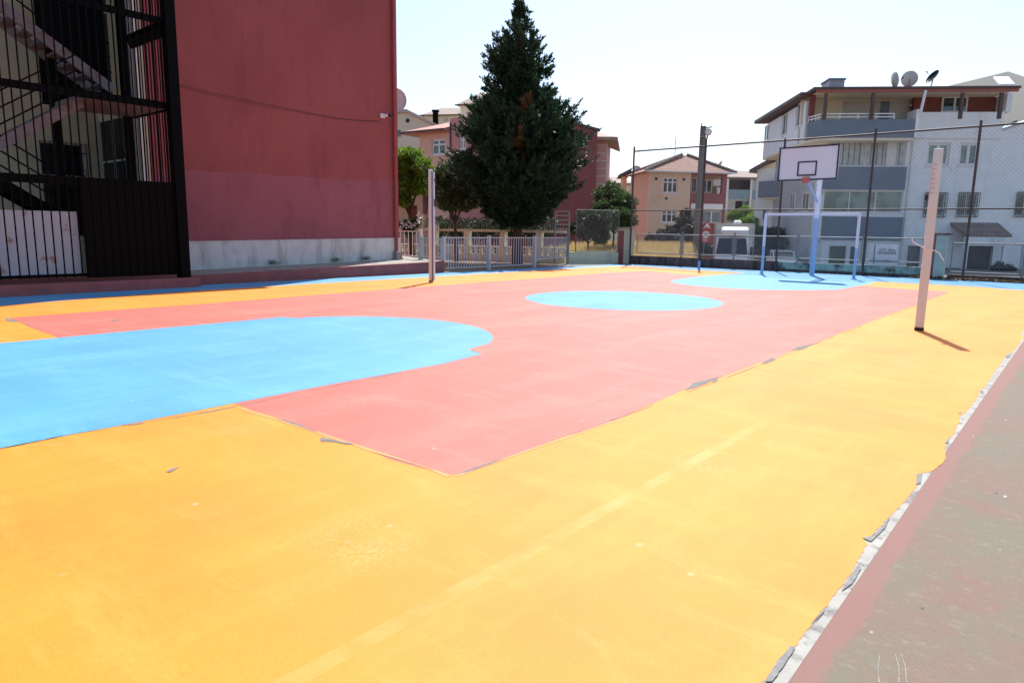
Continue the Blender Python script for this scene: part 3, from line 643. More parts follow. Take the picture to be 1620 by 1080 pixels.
lbls = ['mesh panel in front of the dry grass, next to the striped pillar', 'mesh panel in front of the utility pole and road signs', 'mesh panel in front of the white truck and small car', 'mesh panel behind the basketball pole', 'mesh panel carrying the white lettered board']
for i in range(5): meshpanel(lbls[i], ed[i]+.07, ed[i+1]-.07, .5, 1.28)
meshpanel('mesh gate panel right of the teal pillar before the canopied door', -3.55, -1.75, .25, 1.16, s=.08)
meshpanel('rightmost mesh panel at the edge of the photo', -1.55, .8, .25, 1.16, s=.08)
# mesh on the sage wall
meshpanel('tall mesh panel above the pale green low wall', .35, LS, .52, 2.25, y=.09, F=FS, group='tall mesh panels by the sage wall', pst=False, mt=mat('dull grey frame', (.14, .15, .15), .7))
MB(FS)
lg = thing('rung_gate', 'tall narrow grey metal gate frame with horizontal rungs below the conifer', 'gate', (-17.1, 23.6, 0))
LA, LB = Vector((*g(877, 418), 0)), Vector((*g(898.5, 418), 0)); zl = zof(888, 334, LA); zb_ = zof(888, 383, LA)
m_ = MB()
for q in (LA, LB): m_.bar((q.x, q.y, 0.02), (q.x, q.y, zl), .05)
m_.build('frame', galv, lg); m_ = MB()
for k in range(8): z = zb_+(zl-zb_)*k/7; m_.bar((LA.x, LA.y, z), (LB.x, LB.y, z), .035)
m_.build('rungs', galv, lg)
# white lettered board on the fence
bd = thing('lettered_board', 'white board with small black lettering fixed behind the far fence', 'sign', (-5.4, 25.98, .8))
x0, z1 = onY(1376, 386, 25.98); x1, z0 = onY(1418, 419, 25.98)
MB().box(x0, x1, 25.97, 25.99, .42, z1).build('board', whitep, bd)
MB().box((x0+x1)/2-.28, (x0+x1)/2-.25, 25.955, 25.969, .42, z1).build('batten', galv, bd)
for s_, z in (('ÇAY  ADA', .88), ('KATISANESİ', .78)): text_part(s_, .105, ((x0+x1)/2+.12, 25.962, z), (1, 0, 0), (0, 0, 1), blackp, bd)
text_part('PARK', .1, ((x0+x1)/2+.1, 25.962, .5), (1, 0, 0), (0, 0, 1), blackp, bd)
# ---------------------------------------------------------------- sports furniture
vp = thing('volleyball_post', 'tall pinkish white square volleyball post on yellow paint with red height marks', 'post', (-1.85, 11.32, .016))
q = Matrix.Rotation(R_(24), 4, 'Z')
def rbox(cx, cy, w_, d_, z0, z1, ang, mb=None):
    mb = mb or MB(); c, s_ = math.cos(R_(ang)), math.sin(R_(ang)); P = [(cx+x*c-y*s_, cy+x*s_+y*c) for x, y in ((-w_/2, -d_/2), (w_/2, -d_/2), (w_/2, d_/2), (-w_/2, d_/2))]
    return mb.add([(x, y, z0) for x, y in P]+[(x, y, z1) for x, y in P], [(3, 2, 1, 0), (4, 5, 6, 7), (0, 1, 5, 4), (1, 2, 6, 5), (2, 3, 7, 6), (3, 0, 4, 7)])
rbox(-1.85, 11.32, .115, .1, .05, 2.56, 12).build('shaft', postm, vp, bevel=.012)
rbox(-1.85, 11.32, .12, .105, .014, .05, 12).build('rubber_foot', blackp, vp)
m_ = MB(); hm = mat('faded red marks', (.62, .22, .2), .6)
for k in range(7): z = 1.95+k*.065; rbox(-1.868, 11.264, .06 if k % 2 else .04, .006, z, z+.008, 12, m_)
rbox(-1.895, 11.262, .006, .006, 1.95, 2.34, 12, m_); m_.build('height_marks', hm, vp)
MB().box(-1.95, -1.91, 11.26, 11.3, 1.86, 1.93).build('bolt', blackp, vp)
rp = [Vector(p) for p in ((-2.06, 11.3, 1.33), (-2.05, 11.3, 1.28), (-1.99, 11.28, 1.24), (-1.9, 11.25, 1.2), (-1.84, 11.24, 1.17), (-1.76, 11.25, 1.16), (-1.7, 11.27, 1.13), (-1.66, 11.27, 1.06), (-1.63, 11.28, 1.02))]
MB().path([tuple(p) for p in rp], .007, 6).build('rope_end', whitep, vp)
vl = thing('volleyball_post', 'thin pale pink volleyball post by the red wall corner with slotted side', 'post', (-12.99, 12.06, .016))
rbox(-12.99, 12.06, .09, .09, .05, 2.84, 35).build('shaft', postm, vl, bevel=.008)
rbox(-12.93, 12.105, .06, .05, .05, 2.78, 35).build('slotted_rail', goalw, vl)
rbox(-12.935, 12.07, .012, .09, .05, 2.78, 35).build('slot', blackp, vl)
rbox(-12.87, 12.12, .05, .1, 1.93, 2.1, 35).build('ratchet_box', blackp, vl)
rbox(-12.88, 12.12, .04, .06, 2.55, 2.6, 35).build('pulley', blackp, vl)
rbox(-12.99, 12.06, .1, .1, .014, .05, 35).build('rubber_foot', blackp, vl)
gl_ = thing('football_goal', 'small white and pale blue steel goal frame at the far end', 'goal', (-7.15, 23.15, .016))
GY = 23.15; gx0, gx1 = onY(1205, 434, GY)[0], onY(1350.5, 440, GY)[0]; GH = 2.0
for x in (gx0, gx1):
    MB().bar((x, GY, .95), (x, GY, GH+.035), .075).build('upright', goalw, gl_, bevel=.006)
    MB().bar((x, GY, .02), (x, GY, .948), .072).build('upright_base', goalb, gl_, bevel=.006)
    MB().box(x-.07, x+.07, GY-.07, GY+.07, .02, .04).build('foot_plate', goalb, gl_)
MB().bar((gx0+.04, GY, GH), (gx1-.04, GY, GH), .075).build('crossbar', goalw, gl_, bevel=.006)
bh = thing('basketball_hoop', 'basketball hoop with white backboard on a pale blue pole behind the goal', 'basketball hoop', (-7.24, 24.08, .016))
MB().bar((-7.24, 24.08, .02), (-7.24, 24.08, 1.9), .085, n=14).build('pole', goalb, bh); MB().bar((-7.24, 24.08, 1.9), (-7.24, 24.08, 2.76), .084, n=14).build('upper_pole', goalw, bh)
MB().bar((-7.24, 24.08, 2.75), (-7.22, 24.06, 3.25), .08, n=12).bar((-7.22, 24.06, 3.2), (-7.2, 22.75, 3.55), .06, n=10).build('arm', goalw, bh)
MB().bar((-7.24, 24.06, 2.4), (-7.2, 22.72, 3.05), .035, n=8).build('brace', goalb, bh)
MB().box(-8.1, -6.3, 22.63, 22.66, 3.03, 4.08).build('backboard', boardm, bh)
m_ = MB(); e = .045
for a in ((-8.1, -6.3, 4.08-e, 4.08), (-8.1, -6.3, 3.03, 3.03+e), (-8.1, -8.1+e, 3.03+e, 4.08-e), (-6.3-e, -6.3, 3.03+e, 4.08-e)): m_.box(a[0], a[1], 22.612, 22.628, a[2], a[3])
m_.build('border', mat('dark navy border', (.03, .03, .06), .5), bh); m_ = MB()
for a in ((-7.5, -6.92, 3.575, 3.615), (-7.5, -6.92, 3.17, 3.21), (-7.5, -7.46, 3.21, 3.575), (-6.96, -6.92, 3.21, 3.575)): m_.box(a[0], a[1], 22.612, 22.628, a[2], a[3])
m_.build('target_square', mat('dark navy line', (.03, .03, .06), .5), bh)
MB().box(-7.3, -7.1, 22.5, 22.61, 2.95, 3.12).build('rim_bracket', hoopm, bh)
# ---------------------------------------------------------------- satellite dish helper
def dish(label, c, nrm, r, base, group=None, mt=dishm):
    t = thing('satellite_dish', label, 'satellite dish', base, group); c = Vector(c); nrm = Vector(nrm).normalized()
    MB().disc(c, nrm, r, .012, 20, r*.22).build('reflector', mt, t, smooth=True)
    f = c+nrm*r*.9; MB().bar(c-nrm*r*.2-Vector((0, 0, r*.8)), f, .012).build('arm', blackm, t); MB().bar(f, f+nrm*.08, .03, n=8).build('receiver', blackp, t)
    MB().bar(base, c-nrm*r*.24, .025, n=6).build('mast', galv, t); return t
dq = at(623, 23.4, 159); dish('white satellite dish sticking out past the red wall edge', (*dq, zof(623, 159, dq)), (.68, -.7, .15), .42, (-17.95, 15.0, 4.7), mt=mat('pale dish enamel', (.55, .68, .72), .6))
# ---------------------------------------------------------------- white apartment block (right)
th = R_(-6); FWB = Frame(at(1302, 36), th)
wb = thing('white_apartment_block', 'large white apartment block with blue grey balcony parapets on the right', 'building', FWB.P(0, 0, -1))
U = lambda px, py=300, v=0.: FWB.uz(px, py, v)[0]
Z = lambda px, py, v=0.: FWB.uz(px, py, v)[1]
ZR = Z(1440, 140.5, -1.25); ZS = Z(1290, 221); UE = U(1720)
ops = []; RC = FWB.rect
wa, wb_ = RC(1467, 226, 1503, 262), RC(1518, 226, 1549, 262); wc, wd_ = RC(1461, 306, 1496, 342), RC(1514, 306, 1547, 342)
lg1 = RC(1309, 222, 1434, 263); lg2 = RC(1303, 302, 1428, 336); gap = RC(1301, 264, 1432, 300); pr2 = RC(1299, 343, 1426, 380)
dr = [RC(1311, 389, 1337, 430), RC(1344, 390, 1356, 430), RC(1435, 389, 1455, 425), RC(1530, 388, 1570, 432)]
dr = [(a, b, -.95, d) for a, b, c, d in dr]
wr = RC(1606, 305, 1640, 342)
zt1 = Z(1500, 180); 
fac(FWB, 0, UE, -1.1, Z(1500, 219), [wa, wb_, wc, wd_, lg1, lg2, wr]+dr).build('front_wall', whitew, wb)
MB(FWB).box(0, UE, .26, 12, -1.1, Z(1500, 300)-2.4).build('plinth_core', whitew, wb) if False else None
MB(FWB).box(0, UE, 1.9, 11, -1.1, Z(1500, 219)).build('rear_block', whitew, wb)
MB(FWB).box(0, UE, .25, 1.9, Z(1370, 300, .2)-.25, Z(1370, 300, .2)).build('floor_slab', soffit, wb)
MB(FWB).box(0, UE, .25, 1.9, Z(1370, 380, .2)-.2, Z(1370, 380, .2)).build('floor_slab', soffit, wb)
VD = 0.
def side_v(px, u=0.):
    """how far back along the side wall a column lies"""
    d = ray(px, 300)[:2]; O = FWB.O+FWB.u*u; a = np.array([[d[0], -FWB.v[0]], [d[1], -FWB.v[1]]]); t_, v_ = np.linalg.solve(a, O); return v_
# side wall
FSD = Frame((0, 0), 0); FSD.O = np.array(FWB.P(0, 0, 0)[:2]); FSD.u = FWB.v; FSD.v = FWB.u
OV = -U(1279, 200); vb = side_v(1203, -OV)
MB(FWB).box(0, .25, .25, 11, -1.1, ZS).build('side_wall', whitew, wb)
def s1(x0, y0, x1, y1):
    a = FSD.uz(x0, (y0+y1)/2)[0]; b = FSD.uz(x1, (y0+y1)/2)[0]; xm = (x0+x1)/2
    return (min(a, b), max(a, b), FSD.uz(xm, y1)[1], FSD.uz(xm, y0)[1])
# upper overhanging storey
FS2 = Frame((0, 0), 0); FS2.O = np.array(FWB.P(-OV, 0, 0)[:2]); FS2.u = FWB.v; FS2.v = FWB.u
def s2(x0, y0, x1, y1):
    a = FS2.uz(x0, (y0+y1)/2)[0]; b = FS2.uz(x1, (y0+y1)/2)[0]; xm = (x0+x1)/2
    return (min(a, b), max(a, b), FS2.uz(xm, y1)[1], FS2.uz(xm, y0)[1])
so_ = [s2(1259, 162, 1270, 199), s2(1236, 180, 1245, 213), s2(1207, 198, 1215, 222)]
fac(FS2, .6, vb, ZS, ZR-.2, so_).build('upper_side_wall', whitew, wb)
MB(FWB).box(-OV+.25, U(1583, 200), 2.3, vb, ZS, ZR-.2).build('upper_block', whitew, wb)
MB(FWB).box(-OV, 0, .0, vb, ZS-.12, ZS-.003).build('side_soffit', soffit, wb)
for r_ in so_: window(FS2, r_, wb, 2, .07, .08, sill=True)
# terrace parapets
zp0, zp1 = Z(1370, 218, -1.), Z(1370, 189, -1.)
FP = -1.0; ua, ub_, uc = U(1300, 200, FP), U(1448, 200, FP), U(1585, 200, 0)
pp = MB(FWB)
pp.box(ua, ub_, FP, FP+.15, zp0, zp1)
P_ = FWB.P; n0, n1 = (-OV-.02, 0.0), (ua, FP)
pp.prism([P_(n0[0], n0[1], zp0), P_(n1[0], n1[1], zp0), P_(n1[0], n1[1]+.15, zp0), P_(n0[0], n0[1]+.15, zp0)], (0, 0, zp1-zp0))
pp.build('grey_parapet', bluegrey, wb)
pp = MB(FWB).box(ub_+.002, U(1452, 200, FP)+.05, FP, .0, zp0, Z(1500, 178)); pp.box(U(1452, 200, FP)+.05, uc, -.12, .0, Z(1500, 219.5), Z(1500, 178)); pp.build('white_parapet', whitew, wb)
MB(FWB).prism([P_(-OV, .0, zp0-.12), P_(ua, FP+.02, zp0-.12), P_(ub_, FP+.02, zp0-.12), P_(ub_, -.002, zp0-.12)], (0, 0, .117)).build('balcony_soffit', soffit, wb)
hr = MB(FWB); zh = Z(1340, 180, FP)
prev = None
for (u, v) in ((-OV, .05), (ua, FP+.05), (U(1415, 190, FP), FP+.05)):
    if prev:
        for z in (zh, zp1+.12): hr.bar(P_(*prev, z), P_(u, v, z), .05)
        for k in range(5): f = k/4; hr.bar(P_(prev[0]+(u-prev[0])*f, prev[1]+(v-prev[1])*f, zp1), P_(prev[0]+(u-prev[0])*f, prev[1]+(v-prev[1])*f, zh), .045)
    prev = (u, v)
hr.build('balcony_handrail', whitep, wb)
# terrace roof, posts, back walls
zf = ZR
rf = MB(FWB).box(-OV-.25, U(1592, 140), -1.25, 4, zf, zf+.11); rf.build('roof', brownt, wb)
MB(FWB).box(-OV+.1, U(1586, 140), -1.08, 1.88, zf-.03, zf-.003).build('terrace_ceiling', soffit, wb)
MB(FWB).box(-OV-.1, U(1590, 140), -1.2, -1.1, zf-.14, zf-.002).build('fascia_beam', mat('reddish beam', (.35, .12, .09), .6), wb)
rk = MB(FWB); z_e = FS2.uz(1200, 197)[1]
rk.prism([P_(-OV-.5, 0, zf-.02), P_(-OV-.5, vb+.8, z_e-.1), P_(-OV-.5, vb+.8, z_e+.1), P_(-OV-.5, 0, zf+.109)], tuple(Vector(P_(1.4, 0, 0))-Vector(P_(0, 0, 0)))); rk.build('side_eave', brownt, wb)
for px in (1306, 1381, 1522, 1584): u = U(px, 160, -1.1); MB(FWB).box(u-.07, u+.07, -1.18, -1.04, Z(1400, 189, -1.), zf-.18).build('terrace_post', brownt, wb)
MB(FWB).box(-OV, -OV+.25, 0, .25, zp0, zf).build('corner_post', brownw, wb)
u = U(1462, 160, -1.3); MB(FWB).bar(P_(u-.1, -1.3, Z(1462, 178, -1.3)), P_(u+.03, -1.3, zf-.1), .07, n=8).build('drainpipe', whitep, wb)
tb0, tb1 = U(1448, 150, .8), U(1578, 150, .8)
pw = RC(1489, 153, 1530, 178, .8)
MB(FWB).box(-OV, tb0-.001, 1.4, 1.7, zp0, zf).build('terrace_back_wall', soffit, wb)
MB(FWB).box(U(1335, 150, 1.4), U(1440, 150, 1.4), 1.35, 1.398, zp0, zf-.1).build('grey_terrace_wall', mat('grey plaster', (.55, .56, .54), .8), wb)
MB(FWB).box(U(1393, 170, 1.34), U(1407, 170, 1.34), 1.32, 1.348, zp0, Z(1400, 160, 1.34)).build('terrace_door', bluegrey, wb)
fr_ = Frame((0, 0), 0); fr_.O = np.array(P_(0, .7, 0)[:2]); fr_.u = FWB.u; fr_.v = FWB.v
MB(FWB).box(tb0, tb1, .8, 1.1, zp0, zf-.031).build('brown_terrace_wall', brownw, wb); window(fr_, pw, wb, 2, .08, .02, sill=False)
MB(FWB).box(tb1, tb1+.25, -.1, 2.2, Z(1580, 178), zf).build('terrace_side_wall', whitew, wb)
for r_ in (wa, wb_): window(FWB, r_, wb, 2, .12, .1, gl=glassg)
for r_ in (wc, wd_, wr):
    w_ = window(FWB, r_, wb, 2, .08, .1, gl=glassg); gm = MB(FWB); u0, u1, z0, z1 = r_
    for k in range(11): u = u0+(u1-u0)*k/10; gm.box(u-.012, u+.012, -.14, -.12, z0-.05, z1+.05)
    for z in (z0-.03, z1+.02, z0+.25): gm.box(u0, u1, -.12, -.1, z-.015, z+.015)
    gm.build('security_grille', mat('grey grille', (.1, .1, .1), .5), w_)
w_ = window(FWB, lg1, wb, 4, .06, .08, gl=glassg, curtain=True, sill=True)
w_ = window(FWB, lg2, wb, 3, .05, .1, gl=glassg, sill=True)
cm = MB(FWB); u0, u1, z0, z1 = lg1; cm.box(u1-.95, u1-.5, -.03, .06, z0, z1-.1); cm.build('hanging_cloth', mat('hanging cloth', (.72, .71, .72), .8, var=.12), wb)
for (a, b, c, d) in (gap, pr2): MB(FWB).box(a, b, -.1, -.003, c, d).build('blue_grey_band', bluegrey, wb)
u = U(1437, 300); MB(FWB).bar(P_(u, -.08, -1), P_(u, -.08, Z(1437, 222)), .06, n=8).build('drainpipe', whitep, wb)
for r_ in dr[:3]:
    MB(FWB).box(r_[0], r_[1], .18, .24, r_[2], r_[3]).build('door', mat('dull olive door', (.16, .16, .13), .5), wb)
    MB(FWB).box(r_[0]-.07, r_[0], -.02, .2, r_[2], r_[3]+.07).box(r_[1], r_[1]+.07, -.02, .2, r_[2], r_[3]+.07).build('door_frame', offw, wb)
MB(FWB).box(dr[3][0], dr[3][1], .2, .24, -.95, dr[3][3]).build('door', blackp, wb)
# canopy over the right-hand door
ca = RC(1504, 351, 1600, 385, -.6); a, b = U(1504, 352), U(1580, 352); zc0, zc1 = Z(1560, 371, -1.3), Z(1540, 352)
c0, c1 = U(1529, 371, -1.3), U(1602, 371, -1.3)
MB().add([P_(a, 0, zc1), P_(b, 0, zc1), P_(c1, -1.3, zc0), P_(c0, -1.3, zc0), P_(a, 0, zc1-.12), P_(b, 0, zc1-.12), P_(c1, -1.3, zc0-.12), P_(c0, -1.3, zc0-.12)], [(0, 1, 2, 3), (7, 6, 5, 4), (0, 4, 5, 1), (1, 5, 6, 2), (2, 6, 7, 3), (3, 7, 4, 0)]).build('door_canopy', tiled, wb)
MB(FWB).box(c0, c1, -1.3, -1.15, zc0-.55, zc0-.125).build('canopy_beam', whitew, wb)
for u in (c0+.1, c1-.2): MB(FWB).box(u-.1, u+.1, -1.28, -1.12, -1.1, zc0-.552).build('canopy_pillar', whitew, wb)
# chimney
cr = RC(1312, 126, 1336, 140, 1.); cr = RC(1312, 123, 1336, 140, 1.); MB(FWB).box(cr[0], cr[1], 1, 2.2, zf+.115, cr[3]-.12).build('chimney', mat('grey sheet metal', (.35, .38, .42), .5), wb)
MB(FWB).box(cr[0]-.05, cr[1]+.05, .95, 2.25, cr[3]-.117, cr[3]-.03).build('chimney_cap', bluegrey, wb)
for px, py, r_, nr, lb in ((1416, 126, .38, (.75, .6, .2), 'edge-on grey satellite dish, left of the three on the apartment roof'), (1439, 125, .38, (-.3, .9, .25), 'round grey satellite dish facing away, middle of the three on the apartment roof'), (1475, 121, .36, (-.55, -.55, .5), 'dark tilted satellite dish, right of the three on the apartment roof')):
    u_, z_ = FWB.uz(px, py, 0); c_ = P_(u_, 0, z_); dish(lb, c_, nr, r_, P_(u_, .1, zf+.115), 'satellite dishes on the apartment roof', dishm if px != 1475 else blackm)
# light grey roof behind on the right
rg = MB(FWB); ug0, ug1 = U(1585, 205), UE
rg.add([P_(ug0-.2, .3, Z(1583, 204, .3)), P_(ug1, .3, Z(1710, 158, .3)), P_(ug1, 8, Z(1710, 112, 8)), P_(U(1500, 136, 8), 8, Z(1500, 136, 8)), P_(ug1, 8, Z(1710, 112, 8)-1), P_(U(1500, 136, 8), 8, Z(1500, 136, 8)-1)], [(0, 1, 2, 3), (3, 2, 4, 5)]); rg.build('sloped_roof', roofg, wb)
MB(FWB).prism([P_(ug0, -.02, Z(1585, 219.6)), P_(ug1, -.02, Z(1585, 219.6)), P_(ug1, -.02, Z(1710, 156)), P_(ug0, -.02, Z(1585, 205))], tuple(FWB.v*.3)+(0,)).build('gable_parapet', whitew, wb)
MB().bar(P_(ug0, -.1, Z(1585, 205)), P_(ug1, -.1, Z(1710, 156)), .1).build('gable_gutter', dishm, wb)
a0, z0 = FWB.uz(1581, 132, 1); a1, z1 = FWB.uz(1607, 127, 1)
MB(FWB).add([P_(a0, 1, z0-.1), P_(a1, 1, z0-.1), P_(a1+.3, 2.2, z1+.35), P_(a0+.3, 2.2, z1+.35), P_(a0, 1, z0-.02), P_(a1, 1, z0-.02), P_(a1+.3, 2.2, z1+.43), P_(a0+.3, 2.2, z1+.43)], [(3, 2, 1, 0), (4, 5, 6, 7), (0, 1, 5, 4), (1, 2, 6, 5), (2, 3, 7, 6), (3, 0, 4, 7)]).build('roof_hatch', whitep, wb)
for a in (s1(1251, 306, 1258, 334), s1(1271, 305, 1281, 334)): window(FSD, a, wb, 2, .06, -.06)
# neighbouring wing seen left of the block
th2 = R_(-4); WV = thing('grey_balcony_house', 'narrow white house with angular blue grey side balcony left of the backboard', 'building', (*at(1220, 46), -1))
FV = Frame(at(1196, 47), R_(-50)); FV.u, FV.v = FV.u, FV.v
def VZ(px, py): return FV.uz(px, py)
r1 = VZ(1196, 300); r2 = VZ(1262, 300); zt_ = VZ(1215, 250)[1]
MB(FV).box(r1[0], r2[0]+2, 0, 6, -1, VZ(1200, 268)[1]).build('wall', whitew, WV)
v1, v2 = FV.uz(1190, 274), FV.uz(1240, 232)
MB(FV).add([FV.P(v1[0], -.4, v1[1]), FV.P(v2[0]+2, -.4, v2[1]+.3), FV.P(v2[0]+2, 6, v2[1]+.3), FV.P(v1[0], 6, v1[1]), FV.P(v1[0], -.4, v1[1]+.2), FV.P(v2[0]+2, -.4, v2[1]+.5), FV.P(v2[0]+2, 6, v2[1]+.5), FV.P(v1[0], 6, v1[1]+.2)], [(3, 2, 1, 0), (4, 5, 6, 7), (0, 1, 5, 4), (1, 2, 6, 5), (2, 3, 7, 6), (3, 0, 4, 7)]).build('roof', brownt, WV)
vv1, vv2 = FV.uz(1198, 262), FV.uz(1240, 236)
MB(FV).prism([FV.P(r1[0], 0, VZ(1200, 268)[1]), FV.P(r2[0]+2, 0, VZ(1200, 268)[1]), FV.P(r2[0]+2, 0, vv2[1]+.3), FV.P(r1[0], 0, VZ(1200, 268)[1]+.05)], tuple(Vector(FV.P(0, 5, 0))-Vector(FV.P(0, 0, 0)))).build('gable', soffit, WV)
b0, b1 = FV.uz(1203, 300, -1)[0], FV.uz(1234, 300, -1)[0]; bz0, bz1 = FV.uz(1220, 312, -1)[1], FV.uz(1220, 286, -1)[1]
MB(FV).box(b0, b1, -1, -.85, bz0, bz1).box(b1, b1+.15, -1, 0, bz0, bz1).box(b0-.15, b0, -1, 0, bz0, bz1).build('balcony_parapet', bluegrey, WV)
MB(FV).box(b0, b1+.1, -.85, 0, bz0-.12, bz0-.002).build('balcony_slab', soffit, WV)
for a in ((1206, 330, 1213, 348), (1222, 325, 1230, 348)):
    r_ = FV.rect(*a); r_ = (*sorted(r_[:2]), r_[2], r_[3]); window(FV, r_, WV, 1, .07, -.03)
# ---------------------------------------------------------------- blue-grey house
FQ = Frame(at(1148, 64), R_(5)); bq = thing('blue_grey_house', 'small blue grey house with dark veranda between peach house and apartments', 'building', FQ.P(0, 0, -1))
Rq = FQ.rect; hole = Rq(1152, 283, 1190, 300); h2 = Rq(1163, 318, 1188, 333); rq = Rq(1148, 281, 1196, 353)
fac(FQ, rq[0], rq[1]+2, -1, rq[3]-.1, [hole, h2]).build('wall', mat('pale cream wall', (.5, .5, .45), .8), bq)
MB(FQ).box(rq[0], rq[1]+2, 1.5, 8, -1, rq[3]-.1).build('interior', mat('dim interior', (.06, .05, .05), .9), bq)
for a in ((1149, 300.5, 1192, 315), (1149, 334, 1192, 352)): r_ = Rq(*a); MB(FQ).box(r_[0], r_[1]+2, -.12, -.002, r_[2], r_[3]).build('blue_band', mat('blue grey render', (.25, .36, .42), .8), bq)
r_ = Rq(1163, 318, 1173, 333); MB(FQ).box(r_[1]+.1, h2[1]-.05, .1, .2, r_[2], r_[3]).build('lower_window', glassm, bq)
rz = FQ.uz(1170, 281)[1]; rz2 = FQ.uz(1170, 270, 4)[1]
MB(FQ).add([FQ.P(rq[0]-.2, -.6, rz), FQ.P(rq[1]+2.3, -.6, rz), FQ.P(rq[1]+2, 4, rz2), FQ.P(rq[0], 4, rz2), FQ.P(rq[0]-.2, -.6, rz-.15), FQ.P(rq[1]+2.3, -.6, rz-.15), FQ.P(rq[1]+2, 8, rz-.15), FQ.P(rq[0], 8, rz-.15)], [(0, 1, 2, 3), (0, 4, 5, 1), (3, 2, 6, 7), (0, 3, 7, 4), (1, 5, 6, 2), (4, 7, 6, 5)]).build('roof', tiled, bq)
for px in (1187, 1150): u = FQ.uz(px, 290)[0]; MB(FQ).box(u-.08, u+.08, -.3, -.14, rq[2]+1, rz-.15).build('veranda_post', whitep, bq)
# ---------------------------------------------------------------- peach house
DP = 5.; FPH = Frame(at(1024, 56.5), R_(8)); ph = thing('peach_house', 'two storey peach house with clay tiled hip roof behind the far fence', 'building', FPH.P(0, 0, -1))
Rp = FPH.rect; ze = FPH.uz(1085, 273)[1]; ue = FPH.uz(1148, 320)[0]; us_ = FPH.uz(1092, 300)[0]
p1_, p2_ = Rp(1049, 281, 1072, 305), Rp(1047, 333, 1071, 352); o1, o2 = Rp(1094, 277, 1142, 306), Rp(1094, 333, 1142, 353)
fac(FPH, 0, us_, -1, ze, [p1_, p2_]).build('wall', peach, ph)
fac(FPH, us_+.002, ue, -1, ze, [o1, o2]).build('balcony_bay', brick, ph)
MB(FPH).box(0, .25, .25, DP, -1, ze).build('side_wall', peachd, ph)
MB(FPH).box(.25, ue, 1.6, DP, -1, ze).build('inner_wall', mat('ochre wall', (.55, .33, .14), .8, var=.15), ph)
MB(FPH).box(.25, us_, .3, 1.6, -1, ze-.02).build('room', mat('dim room', (.05, .045, .04), .9), ph)
r_ = Rp(1093, 322.5, 1143, 331); MB(FPH).box(r_[0], r_[1], -.06, -.002, r_[2], r_[3]).build('white_band', whitep, ph)
for r_, c_ in ((p1_, 3), (p2_, 3)): window(FPH, r_, ph, c_, .09, .08, transom=.3)
fr2 = Frame((0, 0), 0); fr2.O = np.array(FPH.P(0, 1.45, 0)[:2]); fr2.u = FPH.u; fr2.v = FPH.v
window(fr2, fr2.rect(1094, 281, 1103, 305), ph, 1, .07, .05, sill=False); window(fr2, fr2.rect(1110, 284, 1127, 305), ph, 2, .08, .05, sill=False)
r_ = fr2.rect(1128, 284, 1141, 294); MB(fr2).box(r_[0], r_[1], .0, .14, r_[2], r_[3]).build('wall_cabinet', whitep, ph)
r_ = fr2.rect(1132, 297, 1140, 306); MB(fr2).box(r_[0], r_[1], -.3, .14, r_[2]-.3, r_[3]).build('refrigerator', whitep, ph)
window(FPH, o2, ph, 3, .08, .1, sill=False)
z_a = FPH.uz(1083, 246, 2.5)[1]; ur = FPH.uz(1083, 250, 2.5)[0]; e_ = .55
rv = [FPH.P(-e_, -e_, ze), FPH.P(ue+e_, -e_, ze), FPH.P(ue+e_, DP+e_, ze), FPH.P(-e_, DP+e_, ze), FPH.P(ur-.3, 2.4, z_a), FPH.P(ur+.3, 2.6, z_a)]
MB().add(rv, [(0, 1, 5, 4), (1, 2, 5), (2, 3, 4, 5), (3, 0, 4), (3, 2, 1, 0)]).build('roof', tile, ph)
for a, b in ((0, 4), (1, 5), (2, 5), (3, 4)):
    hp = MB(); A_, B_ = Vector(rv[a]), Vector(rv[b])
    for k in range(18): hp.bar(A_.lerp(B_, k/18)+Vector((0, 0, .05)), A_.lerp(B_, (k+1.05)/18)+Vector((0, 0, .09)), .12, n=6)
    hp.build('ridge_tiles', tiled, ph)
MB(FPH).bar(rv[0], rv[1], .07, n=6).build('gutter', offw, ph)
for px, py in ((1038, 283), (1082, 284), (1054, 314)):
    u, z = FPH.uz(px, py); MB().disc(FPH.P(u, -.03, z), (-FPH.v[0], -FPH.v[1], 0), .12, .04, 10).build('vent_hole', blackp, ph)
u, z = FPH.uz(1067, 258, 2.5); zt2 = FPH.uz(1067, 217, 2.5)[1]; MB().bar(FPH.P(u, 2.5, z), FPH.P(u, 2.5, zt2), .03, n=5).build('aerial', galv, ph)
# lower left wing of the peach house
FL = Frame(FPH.P(-.2, 5.4, 0), R_(-6)); la = FL.uz(985, 300)[0]
MB(FL).box(la, -.05, 0, 4, -1, FL.uz(1010, 277)[1]).build('side_wing', peachd, ph)
MB(FL).prism([FL.P(la-.4, -.4, FL.uz(1010, 277)[1]), FL.P(.2, -.4, FL.uz(1010, 277)[1]), FL.P(.4, -.4, FL.uz(1040, 266)[1])], tuple(Vector(FL.P(0, 5, 0))-Vector(FL.P(0, 0, 0)))).build('side_wing_roof', mat('dark slate', (.08, .08, .085), .8), ph)
u0, z0 = FL.uz(1029, 268, 1); u1, z1 = FL.uz(1034, 260, 1); MB(FL).box(u0, u1, 1, 1.4, z0-.6, z1).build('chimney', brownw, ph)
u0, z0 = FPH.uz(1138, 262, 2); dish('grey satellite dish on the right slope of the tiled roof', FPH.P(u0, 2, z0+.05), (-.5, -.6, .4), .35, FPH.P(u0, 2.1, z0-.6))
u0, z0 = FL.uz(1008, 268, 1); dish('grey satellite dish above the dark roof left of the tiled house', FL.P(u0, 1, z0), (.6, -.4, .4), .4, FL.P(u0, 1, z0-1.))
